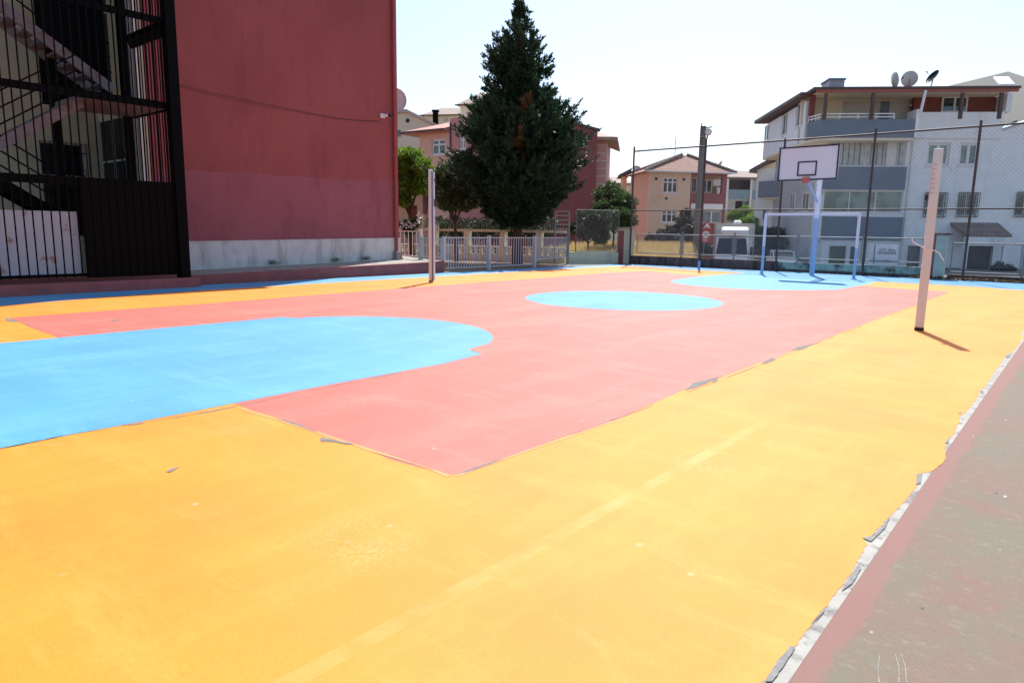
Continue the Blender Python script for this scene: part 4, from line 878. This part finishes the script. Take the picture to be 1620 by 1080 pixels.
# ---------------------------------------------------------------- far small house, red tower house, pink house, cream houses
def gable_house(name, label, depth, ang, x0, x1, ytop, yeave, mt, rmt, depthm=8, wins=(), pxm=None, px_ridge=None, parent=None, eave=.4):
    F = Frame(at(x0, depth), R_(ang)); t = thing(name, label, 'building', F.P(0, 0, -1)); xm = (x0+x1)/2
    u1 = F.uz(x1, yeave)[0]; ze_ = F.uz(xm, yeave)[1]; zr = F.uz(xm, ytop, depthm/2)[1]
    ops_ = [F.rect(*w_) for w_ in wins]; fac(F, 0, u1, -1, ze_, ops_).build('wall', mt, t); MB(F).box(0, u1, .25, depthm, -1, ze_-.01).build('rear_block', mt, t)
    for r__ in ops_: window(F, r__, t, 2, .1, .1, sill=True, transom=.35)
    ov = eave
    rv_ = [F.P(-ov, -ov, ze_), F.P(u1+ov, -ov, ze_), F.P(u1+ov, depthm+ov, ze_), F.P(-ov, depthm+ov, ze_), F.P(u1*.12, depthm/2, zr), F.P(u1*.88, depthm/2, zr)]
    MB().add(rv_, [(0, 1, 5, 4), (1, 2, 5), (2, 3, 4, 5), (3, 0, 4), (3, 2, 1, 0)]).build('roof', rmt, t)
    MB().bar(rv_[0], rv_[1], .12).build('eave_board', brownt, t); return t, F
gable_house('far_house', 'distant low brown roofed house between bushes and the fence corner', 85, 20, 968, 1006, 281, 291, bcream, tiled)
gable_house('far_cream_house', 'distant cream house with wide grey brown roof, behind the pink house', 82, -10, 672, 735, 171, 183, soffit, tiled, 10, wins=((703, 186, 709, 192),))
gable_house('far_ochre_house', 'distant pale house with dark eaves partly hidden by the conifer top', 70, -20, 728, 775, 148, 166, soffit, tiled, 8)
FC = Frame(at(600, 66), R_(-4)); cr_ = thing('cream_gable_house', 'cream gabled house just right of the red wall edge', 'building', FC.P(0, 0, -1))
ug = FC.uz(687, 200)[0]; za, zb2 = FC.uz(644, 178)[1], FC.uz(687, 199)[1]; um = FC.uz(644, 178)[0]
wins = [FC.rect(622, 203, 634, 215), FC.rect(651, 205, 657, 208)]
fac(FC, 0, ug, -1, zb2-.4, wins).build('wall', mat('pale cream plaster', (.66, .58, .45), .8, var=.04), cr_)
MB(FC).prism([FC.P(0, 0, zb2-.4), FC.P(ug, 0, zb2-.4), FC.P(ug, 0, zb2), FC.P(um, 0, za), FC.P(0, 0, za-.3)], tuple(FC.v*9)+(0,)).build('gable', cr_.children[0].data.materials[0], cr_)
MB(FC).box(0, ug, .25, 9, -1, zb2-.41).build('rear_block', cream, cr_)
MB().prism([FC.P(um, -.3, za), FC.P(ug+.4, -.3, zb2-.15), FC.P(ug+.4, -.3, zb2+.05), FC.P(um, -.3, za+.25)], tuple(FC.v*9.5)+(0,)).prism([FC.P(-.5, -.3, za-.3), FC.P(um, -.3, za), FC.P(um, -.3, za+.25), FC.P(-.5, -.3, za-.05)], tuple(FC.v*9.5)+(0,)).build('roof', mat('pale roof edge', (.5, .4, .37), .7), cr_)
for w_ in wins: window(FC, w_, cr_, 1, .06, .1, fr=bluegrey)
u, z = FC.uz(645, 191); MB().disc(FC.P(u, -.02, z), (-FC.v[0], -FC.v[1], 0), .2, .05, 10).build('vent_hole', blackp, cr_)
FC2 = Frame(at(683, 78), 0); u0, z0 = FC2.uz(682, 183); u1, z1 = FC2.uz(690, 172)
tch = thing('roof_chimney', 'dark sooty chimney standing on the grey brown roof', 'chimney', FC2.P((u0+u1)/2, 2, z0-1)); MB(FC2).box(u0, u1, 1.5, 2.3, z0-2., z1).build('stack', blackm, tch); MB(FC2).box(u0-.1, u1+.1, 1.4, 2.4, z1+.003, z1+.12).build('cap', blackm, tch)
# pink house
FK = Frame(at(712, 50), R_(-35)); pk2 = thing('pink_house', 'pink house with white framed window left of the conifer', 'building', FK.P(0, 0, -1))
Rk = FK.rect; ul = FK.uz(664, 240)[0]; urk = FK.uz(800, 240)[0]
w1_ = Rk(683, 220, 705, 245); w2_ = Rk(727, 213, 737, 236); zk = FK.uz(690, 207)[1]; zk2 = FK.uz(716, 187)[1]
w3_ = Rk(683, 300, 705, 325)
fac(FK, ul, 0, -1, zk, [w1_, w3_]).build('wall', mat('peach pink plaster', (.72, .45, .36), .8, var=.05), pk2)
fac(FK, .002, urk, -1, zk2, [w2_]).build('parapet_wall', pinkw, pk2)
MB(FK).box(ul, urk, .25, 9, -1, zk-.02).build('rear_block', pinkw, pk2)
for r_, c_ in ((w1_, 2), (w2_, 2), (w3_, 2)): window(FK, r_, pk2, c_, .12, .08, transom=.35)
zk3 = FK.uz(700, 192, 4)[1]
MB().add([FK.P(ul-1.3, -.7, zk), FK.P(-.02, -.7, zk), FK.P(-.02, 4, zk3), FK.P(ul+1.5, 4, zk3), FK.P(ul-1.3, 8, zk), FK.P(ul-1.3, -.7, zk-.15), FK.P(-.02, -.7, zk-.15), FK.P(-.02, 8, zk-.15), FK.P(ul-1.3, 8, zk-.15)], [(0, 1, 2, 3), (0, 3, 4), (5, 6, 1, 0), (5, 8, 7, 6), (0, 4, 8, 5), (1, 6, 7, 2), (3, 2, 7, 8, 4)]).build('roof', mat('pink red roof', (.5, .24, .2), .8, var=.1), pk2)
MB(FK).bar(FK.P(ul-1.3, -.72, zk-.06), FK.P(0, -.72, zk-.06), .14).build('gutter', brownt, pk2)
MB(FK).box(0, .12, -.06, -.002, 2, zk2-.3).build('downpipe', brownt, pk2)
# garden shed wall behind broadleaf tree
gw = thing('garden_outhouse', 'low peach coloured outhouse glimpsed below the bright green tree', 'building', (*at(640, 40), 0)); FG = Frame(at(600, 40), 0)
rg_ = FG.rect(600, 306, 668, 352); fac(FG, rg_[0], rg_[1], -.1, rg_[3], [FG.rect(646, 325, 660, 350)]).build('wall', mat('dusty peach plaster', (.5, .36, .26), .85, var=.12), gw); MB(FG).box(rg_[0], rg_[1], .25, 3, -.1, rg_[3]-.01).build('rear_block', brownw, gw)
MB(FG).box(rg_[0]-.2, rg_[1]+.2, -.2, 3.2, rg_[3], rg_[3]+.1).build('roof', roofg, gw)
# red tower house
FR = Frame(at(940, 46), R_(28)); rt = thing('dark_red_house', 'tall blank dark red house with pink striped corner behind the conifer', 'building', FR.P(0, 0, -1))
url = FR.uz(800, 300)[0]; zr0 = FR.uz(940, 207)[1]; zr1 = FR.uz(903, 196)[1]; ur1 = FR.uz(903, 196)[0]
MB(FR).prism([FR.P(url, 0, -1), FR.P(0, 0, -1), FR.P(0, 0, zr0), FR.P(ur1, 0, zr1), FR.P(url, 0, zr1+.4)], tuple(FR.v*3)+(0,)).build('red_wall', brick, rt)
MB().prism([FR.P(0.15, -.1, zr0), FR.P(ur1, -.1, zr1), FR.P(ur1, -.1, zr1+.15), FR.P(0.15, -.1, zr0+.15)], tuple(FR.v*3.2)+(0,)).build('roof_edge', brownt, rt)
FR2 = Frame(FR.P(0.02, .9, 0), R_(-10)); up_ = FR2.uz(958, 300)[0]; zp_ = FR2.uz(950, 218)[1]
MB(FR2).box(0, up_, 0, 6, -1, zp_).build('pink_wall', mat('salmon plaster', (.6, .33, .3), .8, var=.06), rt)
m_ = MB(FR2)
for k in range(14): z = .5+k*(zp_-.5)/14; m_.box(.02, up_+.01, -.02, -.002, z, z+.035)
m_.build('white_bands', offw, rt)
MB(FR2).add([FR2.P(-.1, -.7, zp_), FR2.P(up_+.7, -.7, zp_-.05), FR2.P(up_+.7, 6, zp_-.05), FR2.P(-.1, 3, zp_+.9), FR2.P(-.1, -.7, zp_-.2), FR2.P(up_+.7, -.7, zp_-.25), FR2.P(up_+.7, 6, zp_-.25)], [(0, 1, 3), (1, 2, 3), (4, 5, 1, 0), (5, 6, 2, 1), (4, 6, 5), (0, 3, 4)]).build('roof', mat('salmon roof', (.35, .25, .2), .8), rt)
# ---------------------------------------------------------------- utility pole, wires, signs
pa = at(1101.5, 34, 400); up = thing('utility_pole', 'thick grey concrete utility pole behind the far fence', 'pole', (*pa, -1)); ztp = zof(1110, 200, pa)
MB().bar((*pa, -1), (*pa, ztp), .2, n=12, r2=.14).build('shaft', poleg, up)
MB().bar((pa[0]-.1, pa[1], ztp), (pa[0]-.1, pa[1], ztp+.15), .03, n=6).bar((pa[0], pa[1], ztp-.1), (pa[0]+.4, pa[1]+.1, ztp-.05), .03, n=6).build('insulator', galv, up)
ow = thing('overhead_wires', 'thin sagging power lines running left from the utility pole', 'power lines', (*pa, ztp)); m_ = MB()
for k, (py0, py1) in enumerate(((203, 222), (206, 227), (214, 232))):
    a = Vector((*pa, zof(1108, py0, pa))); e2 = at(700, 60); b = Vector((*e2, zof(700, py1+22, e2)))
    pts = [a.lerp(b, i/16)-Vector((0, 0, 1.2*math.sin(math.pi*i/16))) for i in range(17)]
    m_.path([tuple(p) for p in pts], .006, 5)
m_.build('wire', mat('pale wire', (.3, .3, .3), .6), ow)
ps = at(1114.5, 33); sp = thing('road_sign_post', 'thin post with red bump warning triangle above a round 20 sign', 'road sign', (*ps, -1))
n_ = -Vector((ps[0], ps[1], 0)).normalized(); rt_ = Vector((-n_.y, n_.x, 0)).normalized()
if rt_.dot(Vector((*RT, 0))) < 0: rt_ = -rt_
c0 = Vector((*at(1113, 33), 0)); MB().bar((*ps, -1), (*ps, zof(1116, 350, ps)), .03, n=8).build('post', galv, sp)
def facep(cx, cy, r, k, off): return None
cz = zof(1117, 358, ps); C = Vector((*at(1118, 33), cz))
def tri(s_, off, ctr): return [ctr+n_*off+rt_*(s_*x)+Vector((0, 0, s_*y)) for x, y in ((-.5, -.29), (.5, -.29), (0, .58))]
MB().prism(tri(.52, .05, C), tuple(n_*.01)).build('warning_triangle', signred, sp)
MB().prism(tri(.33, .062, C), tuple(n_*.006)).build('triangle_face', whitep, sp)
MB().prism([C+n_*.07+rt_*x+Vector((0, 0, y)) for x, y in ((-.11, -.07), (-.06, -.03), (0, -.06), (.06, -.07), (.11, -.05), (.11, -.085), (-.11, -.085))], tuple(n_*.004)).build('bump_symbol', blackp, sp)
C2 = Vector((*at(1117, 33), zof(1117, 371, ps)))
MB().disc(C2+n_*.06, n_, .22, .01, 24).build('speed_disc', signred, sp); MB().disc(C2+n_*.067, n_, .165, .004, 24).build('speed_disc_face', whitep, sp)
text_part('20', .2, C2+n_*.072, rt_, (0, 0, 1), blackp, sp)
C3 = Vector((*at(1116, 33), zof(1116, 379, ps)))
MB().disc(C3+n_*.05, n_, .17, .01, 24).build('lower_disc', signred, sp); MB().disc(C3+n_*.057, n_, .11, .004, 24).build('lower_disc_face', mat('faded pink', (.7, .4, .4), .6), sp)
# ---------------------------------------------------------------- truck and car
def vframe(px, d, ang=0.): return Frame(at(px, d), R_(ang))
FT_ = vframe(1160, 33.5, -19); tr = thing('box_truck', 'white box truck facing the court behind the far fence', 'truck', FT_.P(0, 0, -1))
bx = FT_.rect(1129, 354, 1192, 420, .5); cab0, cab1 = FT_.uz(1130, 390)[0], FT_.uz(1185, 390)[0]; P_t = FT_.P
MB(FT_).box(bx[0], bx[1], .9, 5.5, -.35, bx[3]).build('cargo_box', mat('truck box cream', (.8, .8, .74), .5, var=.05, dirt=(.45, .43, .38), dscale=2), tr, bevel=.04)
m_ = MB(FT_).box(bx[0]-.02, bx[0]+.06, .84, .9, -.35, bx[3]+.02).box(bx[1]-.06, bx[1]+.02, .84, .9, -.35, bx[3]+.02).box(bx[0], bx[1], .84, .9, bx[3]-.05, bx[3]+.03); m_.build('box_frame', mat('beige frame', (.55, .52, .42), .5), tr)
zc = FT_.uz(1158, 375)[1]; zw0 = FT_.uz(1158, 403)[1]
cabm = mat('white cab paint', (.85, .87, .88), .3, var=.03)
prof = [(-.15, -.6), (-.15, .15), (-.05, zw0), (.38, zc), (.85, zc), (.85, -.6)]
MB(FT_).prism([P_t(cab0+.05, v, z) for v, z in prof], tuple(FT_.u*(cab1-cab0-.1))+(0,)).build('cab', cabm, tr, bevel=.06)
gw0, gw1 = FT_.rect(1133, 378, 1183, 402)[:2]; zlo, zhi = zw0+.03, zc-.06
def wsl(u, z, off=.02): return P_t(u, -.05+(z-zw0)/(zc-zw0)*.43-off, z)
m_ = MB(); m_.add([wsl(gw0, zlo), wsl(gw1, zlo), wsl(gw1-.1, zhi), wsl(gw0+.1, zhi), wsl(gw0, zlo, -.01), wsl(gw1, zlo, -.01), wsl(gw1-.1, zhi, -.01), wsl(gw0+.1, zhi, -.01)], [(0, 1, 2, 3), (7, 6, 5, 4), (0, 4, 5, 1), (1, 5, 6, 2), (2, 6, 7, 3), (3, 7, 4, 0)])
wsd = m_.build('windscreen', mat('dark windscreen', (.012, .018, .022), .12, spec=.5), tr)
MB().bar(wsl(gw0+.2, zlo+.03, .035), wsl((gw0+gw1)/2, zlo+.08, .035), .02).build('wiper', blackp, wsd)
df = FT_.rect(1140, 358, 1185, 375)
MB(FT_).prism([P_t(df[0], v, z) for v, z in ((.25, df[2]+.02), (.2, df[2]+.25), (.35, df[3]-.1), (.8, df[3]), (.83, df[2]+.02))], tuple(FT_.u*(df[1]-df[0]))+(0,)).build('wind_deflector', whitep, tr, bevel=.1)
rv_ = FT_.rect(1161, 349, 1173, 354, 2); MB(FT_).box(rv_[0], rv_[1], 1.6, 2.1, bx[3], rv_[3]).build('roof_vent', whitep, tr, bevel=.05)
for u in (cab1+.12, cab0-.12): MB(FT_).box(u-.07, u+.07, .1, .18, FT_.uz(1190, 400)[1]-.12, FT_.uz(1190, 394)[1]+.1).build('mirror', blackp, tr, bevel=.02)
for u in (cab0+.25, cab1-.25): MB(FT_).box(u-.14, u+.14, -.18, -.15, -.28, -.1).build('headlight', glassg, tr)
MB(FT_).box(cab0+.05, cab1-.05, -.22, -.151, -.62, -.42).build('bumper', mat('grey bumper', (.3, .3, .3), .6), tr)
for v in (.3, 4.2):
    for u in (cab0+.12, cab1-.3): MB(FT_).prism([P_t(u, v+.38*math.cos(a*math.tau/16), -.62+.38*math.sin(a*math.tau/16)) for a in range(16)], tuple(FT_.u*.2)+(0,)).build('wheel', blackp, tr)
FCr = vframe(1243, 36.5, -14); ca_ = thing('small_white_car', 'small white car parked beyond the fence beside the goal', 'car', FCr.P(0, 0, -1))
c0_, c1_ = FCr.uz(1224, 410)[0], FCr.uz(1264, 410)[0]; P_c = FCr.P; zrf = FCr.uz(1244, 397, .9)[1]; zbn = FCr.uz(1244, 410)[1]
body = [(0, -.75), (-.08, -.45), (-.05, zbn-.12), (.9, zbn), (3.4, zbn), (3.6, -.3), (3.55, -.75)]
MB().prism([P_c(c0_, v, z) for v, z in body], tuple(FCr.u*(c1_-c0_))+(0,)).build('body', whitep, ca_, bevel=.06)
cabp = [(.85, zbn+.003), (1.4, zrf-.07), (3.0, zrf-.07), (3.35, zbn+.003)]
MB().prism([P_c(c0_+.08, v, z) for v, z in cabp], tuple(FCr.u*(c1_-c0_-.16))+(0,)).build('windows', glassg, ca_, bevel=.03)
MB(FCr).box(c0_+.12, c1_-.12, 1.35, 3.05, zrf-.068, zrf).build('roof', whitep, ca_, bevel=.03)
m_ = MB()
for u in (c0_+.1, c1_-.1): m_.bar(P_c(u, .83, zbn), P_c(u, 1.38, zrf-.05), .06).bar(P_c(u, 2.2, zbn), P_c(u, 2.2, zrf-.05), .06)
m_.build('pillars', whitep, ca_)
for u in (c0_+.2, c1_-.2): MB(FCr).box(u-.12, u+.12, -.11, -.07, -.42, -.25).build('headlight', glassg, ca_)
for v in (.6, 2.9):
    for u in (c0_+.02, c1_-.2): MB().prism([P_c(u, v+.28*math.cos(a*math.tau/16), -.72+.28*math.sin(a*math.tau/16)) for a in range(16)], tuple(FCr.u*.18)+(0,)).build('wheel', blackp, ca_)
# ---------------------------------------------------------------- foliage
def cards(name, pos, dirs, ln, wd, mt, parent, curl=.25):
    """many small leaf-shaped faces: each a bent kite"""
    n = len(pos); d = dirs/np.linalg.norm(dirs, axis=1)[:, None]; r = rng.normal(size=(n, 3)); s_ = np.cross(d, r); s_ /= np.linalg.norm(s_, axis=1)[:, None]
    nn = np.cross(d, s_); L_ = (ln*rng.uniform(.6, 1.3, n))[:, None]; W_ = (wd*rng.uniform(.6, 1.3, n))[:, None]
    v0 = pos; v1 = pos+d*L_*.5+s_*W_*.5+nn*L_*curl*.3; v2 = pos+d*L_+nn*L_*curl*-.2; v3 = pos+d*L_*.5-s_*W_*.5+nn*L_*curl*.3
    V = np.stack([v0, v1, v2, v3], 1).reshape(-1, 3)
    rt0 = parent
    while rt0 is not None and rt0.parent is not None: rt0 = rt0.parent
    if rt0 is not None: V = V-np.array(rt0['org'])
    me = bpy.data.meshes.new(name); me.vertices.add(4*n); me.vertices.foreach_set('co', V.astype(np.float32).ravel())
    me.loops.add(4*n); me.loops.foreach_set('vertex_index', np.arange(4*n, dtype=np.int32)); me.polygons.add(n)
    me.polygons.foreach_set('loop_start', np.arange(0, 4*n, 4, dtype=np.int32)); me.update(calc_edges=True)
    me.materials.append(mt); o = bpy.data.objects.new(name, me); sc.collection.objects.link(o)
    if parent is not None: o.parent = parent
    return o
# big conifer
CT = np.array([-18.7, 22.3]); ct = thing('conifer_tree', 'huge dark green conifer rising above the grey railing', 'tree', (*CT, 0))
pz = (1.7, 1.97, 2.71, 3.6, 4.5, 5.6, 5.95, 6.3, 7.0, 7.9, 8.2, 9.0, 9.7, 10.1, 10.5)
prR = (.7, 1.3, 2.4, 2.85, 2.95, 2.6, 2.2, 1.6, 1.3, 1.35, .95, 1.0, .3, .1, .02); prL = (.7, 1.3, 2.35, 2.75, 2.7, 2.1, 2.0, 1.9, 1.6, 1.3, 1.25, 1.1, .38, .1, .02)
pos = []; dr_ = []; dead_p = []; dead_d = []; limb = MB()
for i in range(700):
    z = 1.6+8.65*(rng.random()**1.35); az = rng.uniform(0, math.tau); outer = rng.random() < .78
    if rng.random() < (.35 if z > 7.2 else 0)+(.3 if z > 8.6 else 0): continue
    side = math.cos(az)*RT[0]+math.sin(az)*RT[1]; near = math.cos(az)*FW[0]+math.sin(az)*FW[1]; kk = (side+1)/2
    rad = (np.interp(z, pz, prR)*kk+np.interp(z, pz, prL)*(1-kk))*((rng.uniform(.82, 1.06) if z < 6.2 else rng.uniform(.5, 1.1)) if outer else rng.uniform(.35, .7))
    if rng.random() < .12: rad = rad*1.12+.05
    rise = rad*(.12+.8*(z-1.6)/8.5)+.12; base = np.array([CT[0], CT[1], max(1.5, z-rise)])
    tip = np.array([CT[0]+rad*math.cos(az), CT[1]+rad*math.sin(az), z+.15*rad])
    if i % 6 == 0: limb.bar(tuple(base), tuple(base+(tip-base)*.85), .03, n=5, r2=.006)
    sub = int(4+6*min(1, rad/2.2)); isdead = 4.6 < z < 6.2 and 0 < side < .45 and near < -.7 and rng.random() < .3
    for q in range(sub):
        f0 = rng.uniform(.3, .9); c0 = base+(tip-base)*f0; dv = (tip-base)/np.linalg.norm(tip-base); L_ = (.28 if z < 8.4 else .2)+.5*(1-f0)*min(1.2, rad)
        sd = dv+rng.normal(size=3)*.55+np.array([0, 0, .4]); sd /= np.linalg.norm(sd); k = int(34*L_/.4)
        tt = rng.random(k)**.8; p = c0+np.outer(tt*L_, sd)+rng.normal(size=(k, 3))*(.075*(1.1-tt))[:, None]
        (dead_p if isdead else pos).append(p); (dead_d if isdead else dr_).append(sd+rng.normal(size=(k, 3))*.42+np.array([0, 0, .15]))
    k = 40; tt = rng.uniform(.78, 1.08, k); p = base+np.outer(tt, tip-base)+rng.normal(size=(k, 3))*(.12*(1.15-tt))[:, None]
    (dead_p if isdead else pos).append(p); (dead_d if isdead else dr_).append((tip-base)/np.linalg.norm(tip-base)+np.array([0, 0, .3])+rng.normal(size=(k, 3))*.35)
cards('crown', np.vstack(pos), np.vstack(dr_), .17, .05, conif, ct); limb.build('branches', barkm, ct)['kind'] = 'stuff'
if dead_p: cards('dead_sprays', np.vstack(dead_p), np.vstack(dead_d), .17, .05, conifd, ct)
for j, (dx, zz, r_, px) in enumerate(()): pass
MB().path([(CT[0], CT[1], -.05), (CT[0]+.03, CT[1], 1.2), (CT[0], CT[1], 2.4), (CT[0]-.03, CT[1], 5), (CT[0], CT[1], 10.2)], .26, 12, .02).build('trunk', barkm, ct)
def broadleaf(name, label, base, blobs, mt, n, leaf=.1, trunk=.1, group=None, cat='tree', inner=None, zb=0.):
    t = thing(name, label, cat, (*base, zb), group); ps_ = []; ds = []
    tot = sum(b[3]*b[3] for b in blobs)
    for (x, y, z, r, *sq) in blobs:
        k = int(n*r*r/tot); q_ = rng.normal(size=(k, 3)); q_ /= np.linalg.norm(q_, axis=1)[:, None]; s_ = sq[0] if sq else .75
        lump = 1+.22*np.sin(q_[:, 0]*5+x*3)*np.sin(q_[:, 1]*6+y)+.15*np.sin(q_[:, 2]*8+z*2)
        rr = r*lump*rng.uniform(.45, 1.05, k)**.5; ps_.append(np.array([x, y, z])+q_*rr[:, None]*np.array([1, 1, s_])); ds.append(q_*.5+rng.normal(size=(k, 3))*.7+np.array([0, 0, .15]))
    cards('foliage' if cat != 'tree' else 'crown', np.vstack(ps_), np.vstack(ds), leaf, leaf*.6, mt, t)
    if trunk:
        c = np.mean([b[:3] for b in blobs], axis=0); m_ = MB(); mid = (base[0]*.6+c[0]*.4, base[1]*.6+c[1]*.4, zb+(c[2]-zb)*.5)
        m_.path([(*base, zb-.05), mid], trunk, 8, trunk*.7)
        for b in blobs[:8]: m_.bar(mid, b[:3], trunk*.5, n=6, r2=trunk*.15)
        m_.build('trunk', barkm, t)
    return t
def blob(px, py, depth, rpx, sq=.8):
    P = at(px, depth, py); return (P[0], P[1], zof(px, py, P), rpx*depth/1080., sq)
t1 = at(652, 33)
broadleaf('broadleaf_tree', 'bright green leafy tree between the red wall and the pale post', t1, [blob(650, 250, 33, 17), blob(635, 262, 33, 20), blob(668, 265, 32.6, 17), blob(640, 290, 33, 24), blob(662, 292, 33, 20), blob(646, 245, 33.5, 14), blob(612, 270, 33, 24), blob(636, 318, 33, 14, .6)], lgreen, 15000, .13, .13)
t2 = np.array(g(722, 412.5)); dd = float(t2.dot(FW))
broadleaf('broadleaf_tree', 'dark green loose tree with thin trunk left of the conifer', t2, [blob(705, 275, dd, 18), blob(722, 290, dd, 24), blob(700, 305, dd, 18), blob(728, 262, dd, 16), blob(712, 322, dd, 20, .6), blob(735, 320, dd, 22, .6), blob(690, 288, dd, 12), blob(740, 300, dd, 20)], mgreen, 14000, .11, .09)
broadleaf('rose_bush', 'white flowering rose bush behind the beige garden wall', at(645, 31), [blob(640, 356, 31, 9), blob(656, 352, 31, 9), blob(648, 366, 31, 9)], mgreen, 2500, .09, .02, cat='shrub')
rp_ = []; 
for px, py in ((637, 352), (642, 357), (646, 351), (660, 348), (663, 353), (655, 356), (668, 344), (649, 360), (634, 361), (662, 341)):
    P = at(px, 30.6, py); rp_ += [np.array([P[0], P[1], zof(px, py, P)])+rng.normal(size=3)*.05 for _ in range(14)]
cards('white_roses', np.array(rp_), rng.normal(size=(len(rp_), 3)), .09, .07, petal, bpy.data.objects['rose_bush'])['kind'] = 'stuff'
broadleaf('hedge', 'dark hedge behind the beige garden wall under the conifer', at(770, 34), [blob(px, 362+4*math.sin(px), 34, 17, 1.) for px in range(690, 880, 16)], dgreen, 12000, .1, 0, cat='shrub')
broadleaf('large_bush', 'big light green bush behind the mesh fence, left of the striped pillar', at(970, 33), [blob(965, 310, 36, 22), blob(985, 325, 35, 22), blob(975, 345, 34, 22), blob(990, 350, 34, 16), blob(955, 330, 35, 16)], mgreen, 14000, .12, .06, cat='shrub')
broadleaf('large_bush', 'dark glossy bush beside the dark red house', at(930, 34), [blob(930, 345, 33, 16), blob(945, 352, 32, 20), blob(925, 365, 32, 14), blob(950, 372, 32, 14), blob(912, 362, 33, 10)], dgreen, 9000, .12, .05, cat='shrub')
broadleaf('large_bush', 'bush growing against the peach house left of the utility pole', at(1075, 44), [blob(1068, 368, 45, 14), blob(1082, 352, 45, 12), blob(1088, 372, 44, 14), blob(1050, 374, 45, 12), blob(1096, 365, 43, 12), blob(1030, 378, 44, 8), blob(1084, 338, 46, 8), blob(1102, 386, 42, 12), blob(1116, 394, 42, 9), blob(1094, 392, 42, 10)], dgreen, 9000, .15, .05, cat='shrub')
broadleaf('vine_shrub', 'yellow green creeper above and behind the white truck', at(1175, 50), [blob(1160, 342, 50, 9), blob(1178, 338, 50, 12), blob(1195, 345, 48, 11), blob(1186, 352, 46, 12)], lgreen, 5000, .16, .04, cat='shrub')
broadleaf('garden_hedge', 'dark hedge between the white truck and the small car', at(1212, 44), [blob(1200, 370, 42, 14), blob(1215, 375, 42, 16), blob(1230, 385, 42, 14), blob(1205, 392, 42, 14), blob(1228, 370, 43, 12)], dgreen, 8000, .13, .05, cat='shrub', zb=-1)
broadleaf('planter_shrub', 'dark low shrub below the tiled door canopy', at(1590, 33), [blob(1580, 424, 33, 9), blob(1596, 428, 33, 9)], dgreen, 1500, .1, 0, cat='shrub', zb=-1)
# dry grass bank
n = 60000; gx = rng.uniform(-21.5, -11.2, n); gy = rng.uniform(26.4, 36, n)
hgt = .25+.55*np.clip((gy-26.4)/4, 0, 1); kp = gx/gy < -.478; gx, gy, hgt = gx[kp], gy[kp], hgt[kp]; n = len(gx); base = np.stack([gx, gy, -.1+hgt*rng.uniform(.1, 1., n)*.75], 1)
dv = np.stack([rng.normal(size=n)*.35, rng.normal(size=n)*.35, np.ones(n)], 1)
go = cards('dry_grass', base, dv, .42, .035, strawm, None); tag(go, 'tall dry yellow grass growing on the bank beyond the fence', 'grass', kind='stuff')
ln_ = 1500; lx = rng.uniform(-4.6, 1.5, ln_); ly = rng.normal(25.62, .09, ln_)
go = cards('leaf_litter', np.stack([lx, ly, np.full(ln_, .03)+rng.uniform(0, .04, ln_)], 1), rng.normal(size=(ln_, 3))*np.array([1, 1, .25]), .07, .05, conifd, None); tag(go, 'brown dead leaves heaped along the foot of the right low wall', 'leaves', kind='stuff')
n = 260; wx = rng.uniform(-17.66, -17.4, n); wy = rng.choice([10.3, 12.4, 13.5], n)+rng.normal(size=n)*.07
go = cards('wall_weeds', np.stack([wx, wy, .28+.0165*(wy-7.2)+rng.uniform(0, .05, n)-.05], 1), np.stack([rng.normal(size=n)*.4+.2, rng.normal(size=n)*.4, np.ones(n)], 1), .16, .009, mgreen, None); tag(go, 'thin weeds sprouting at the foot of the whitewashed base', 'weeds', kind='stuff')
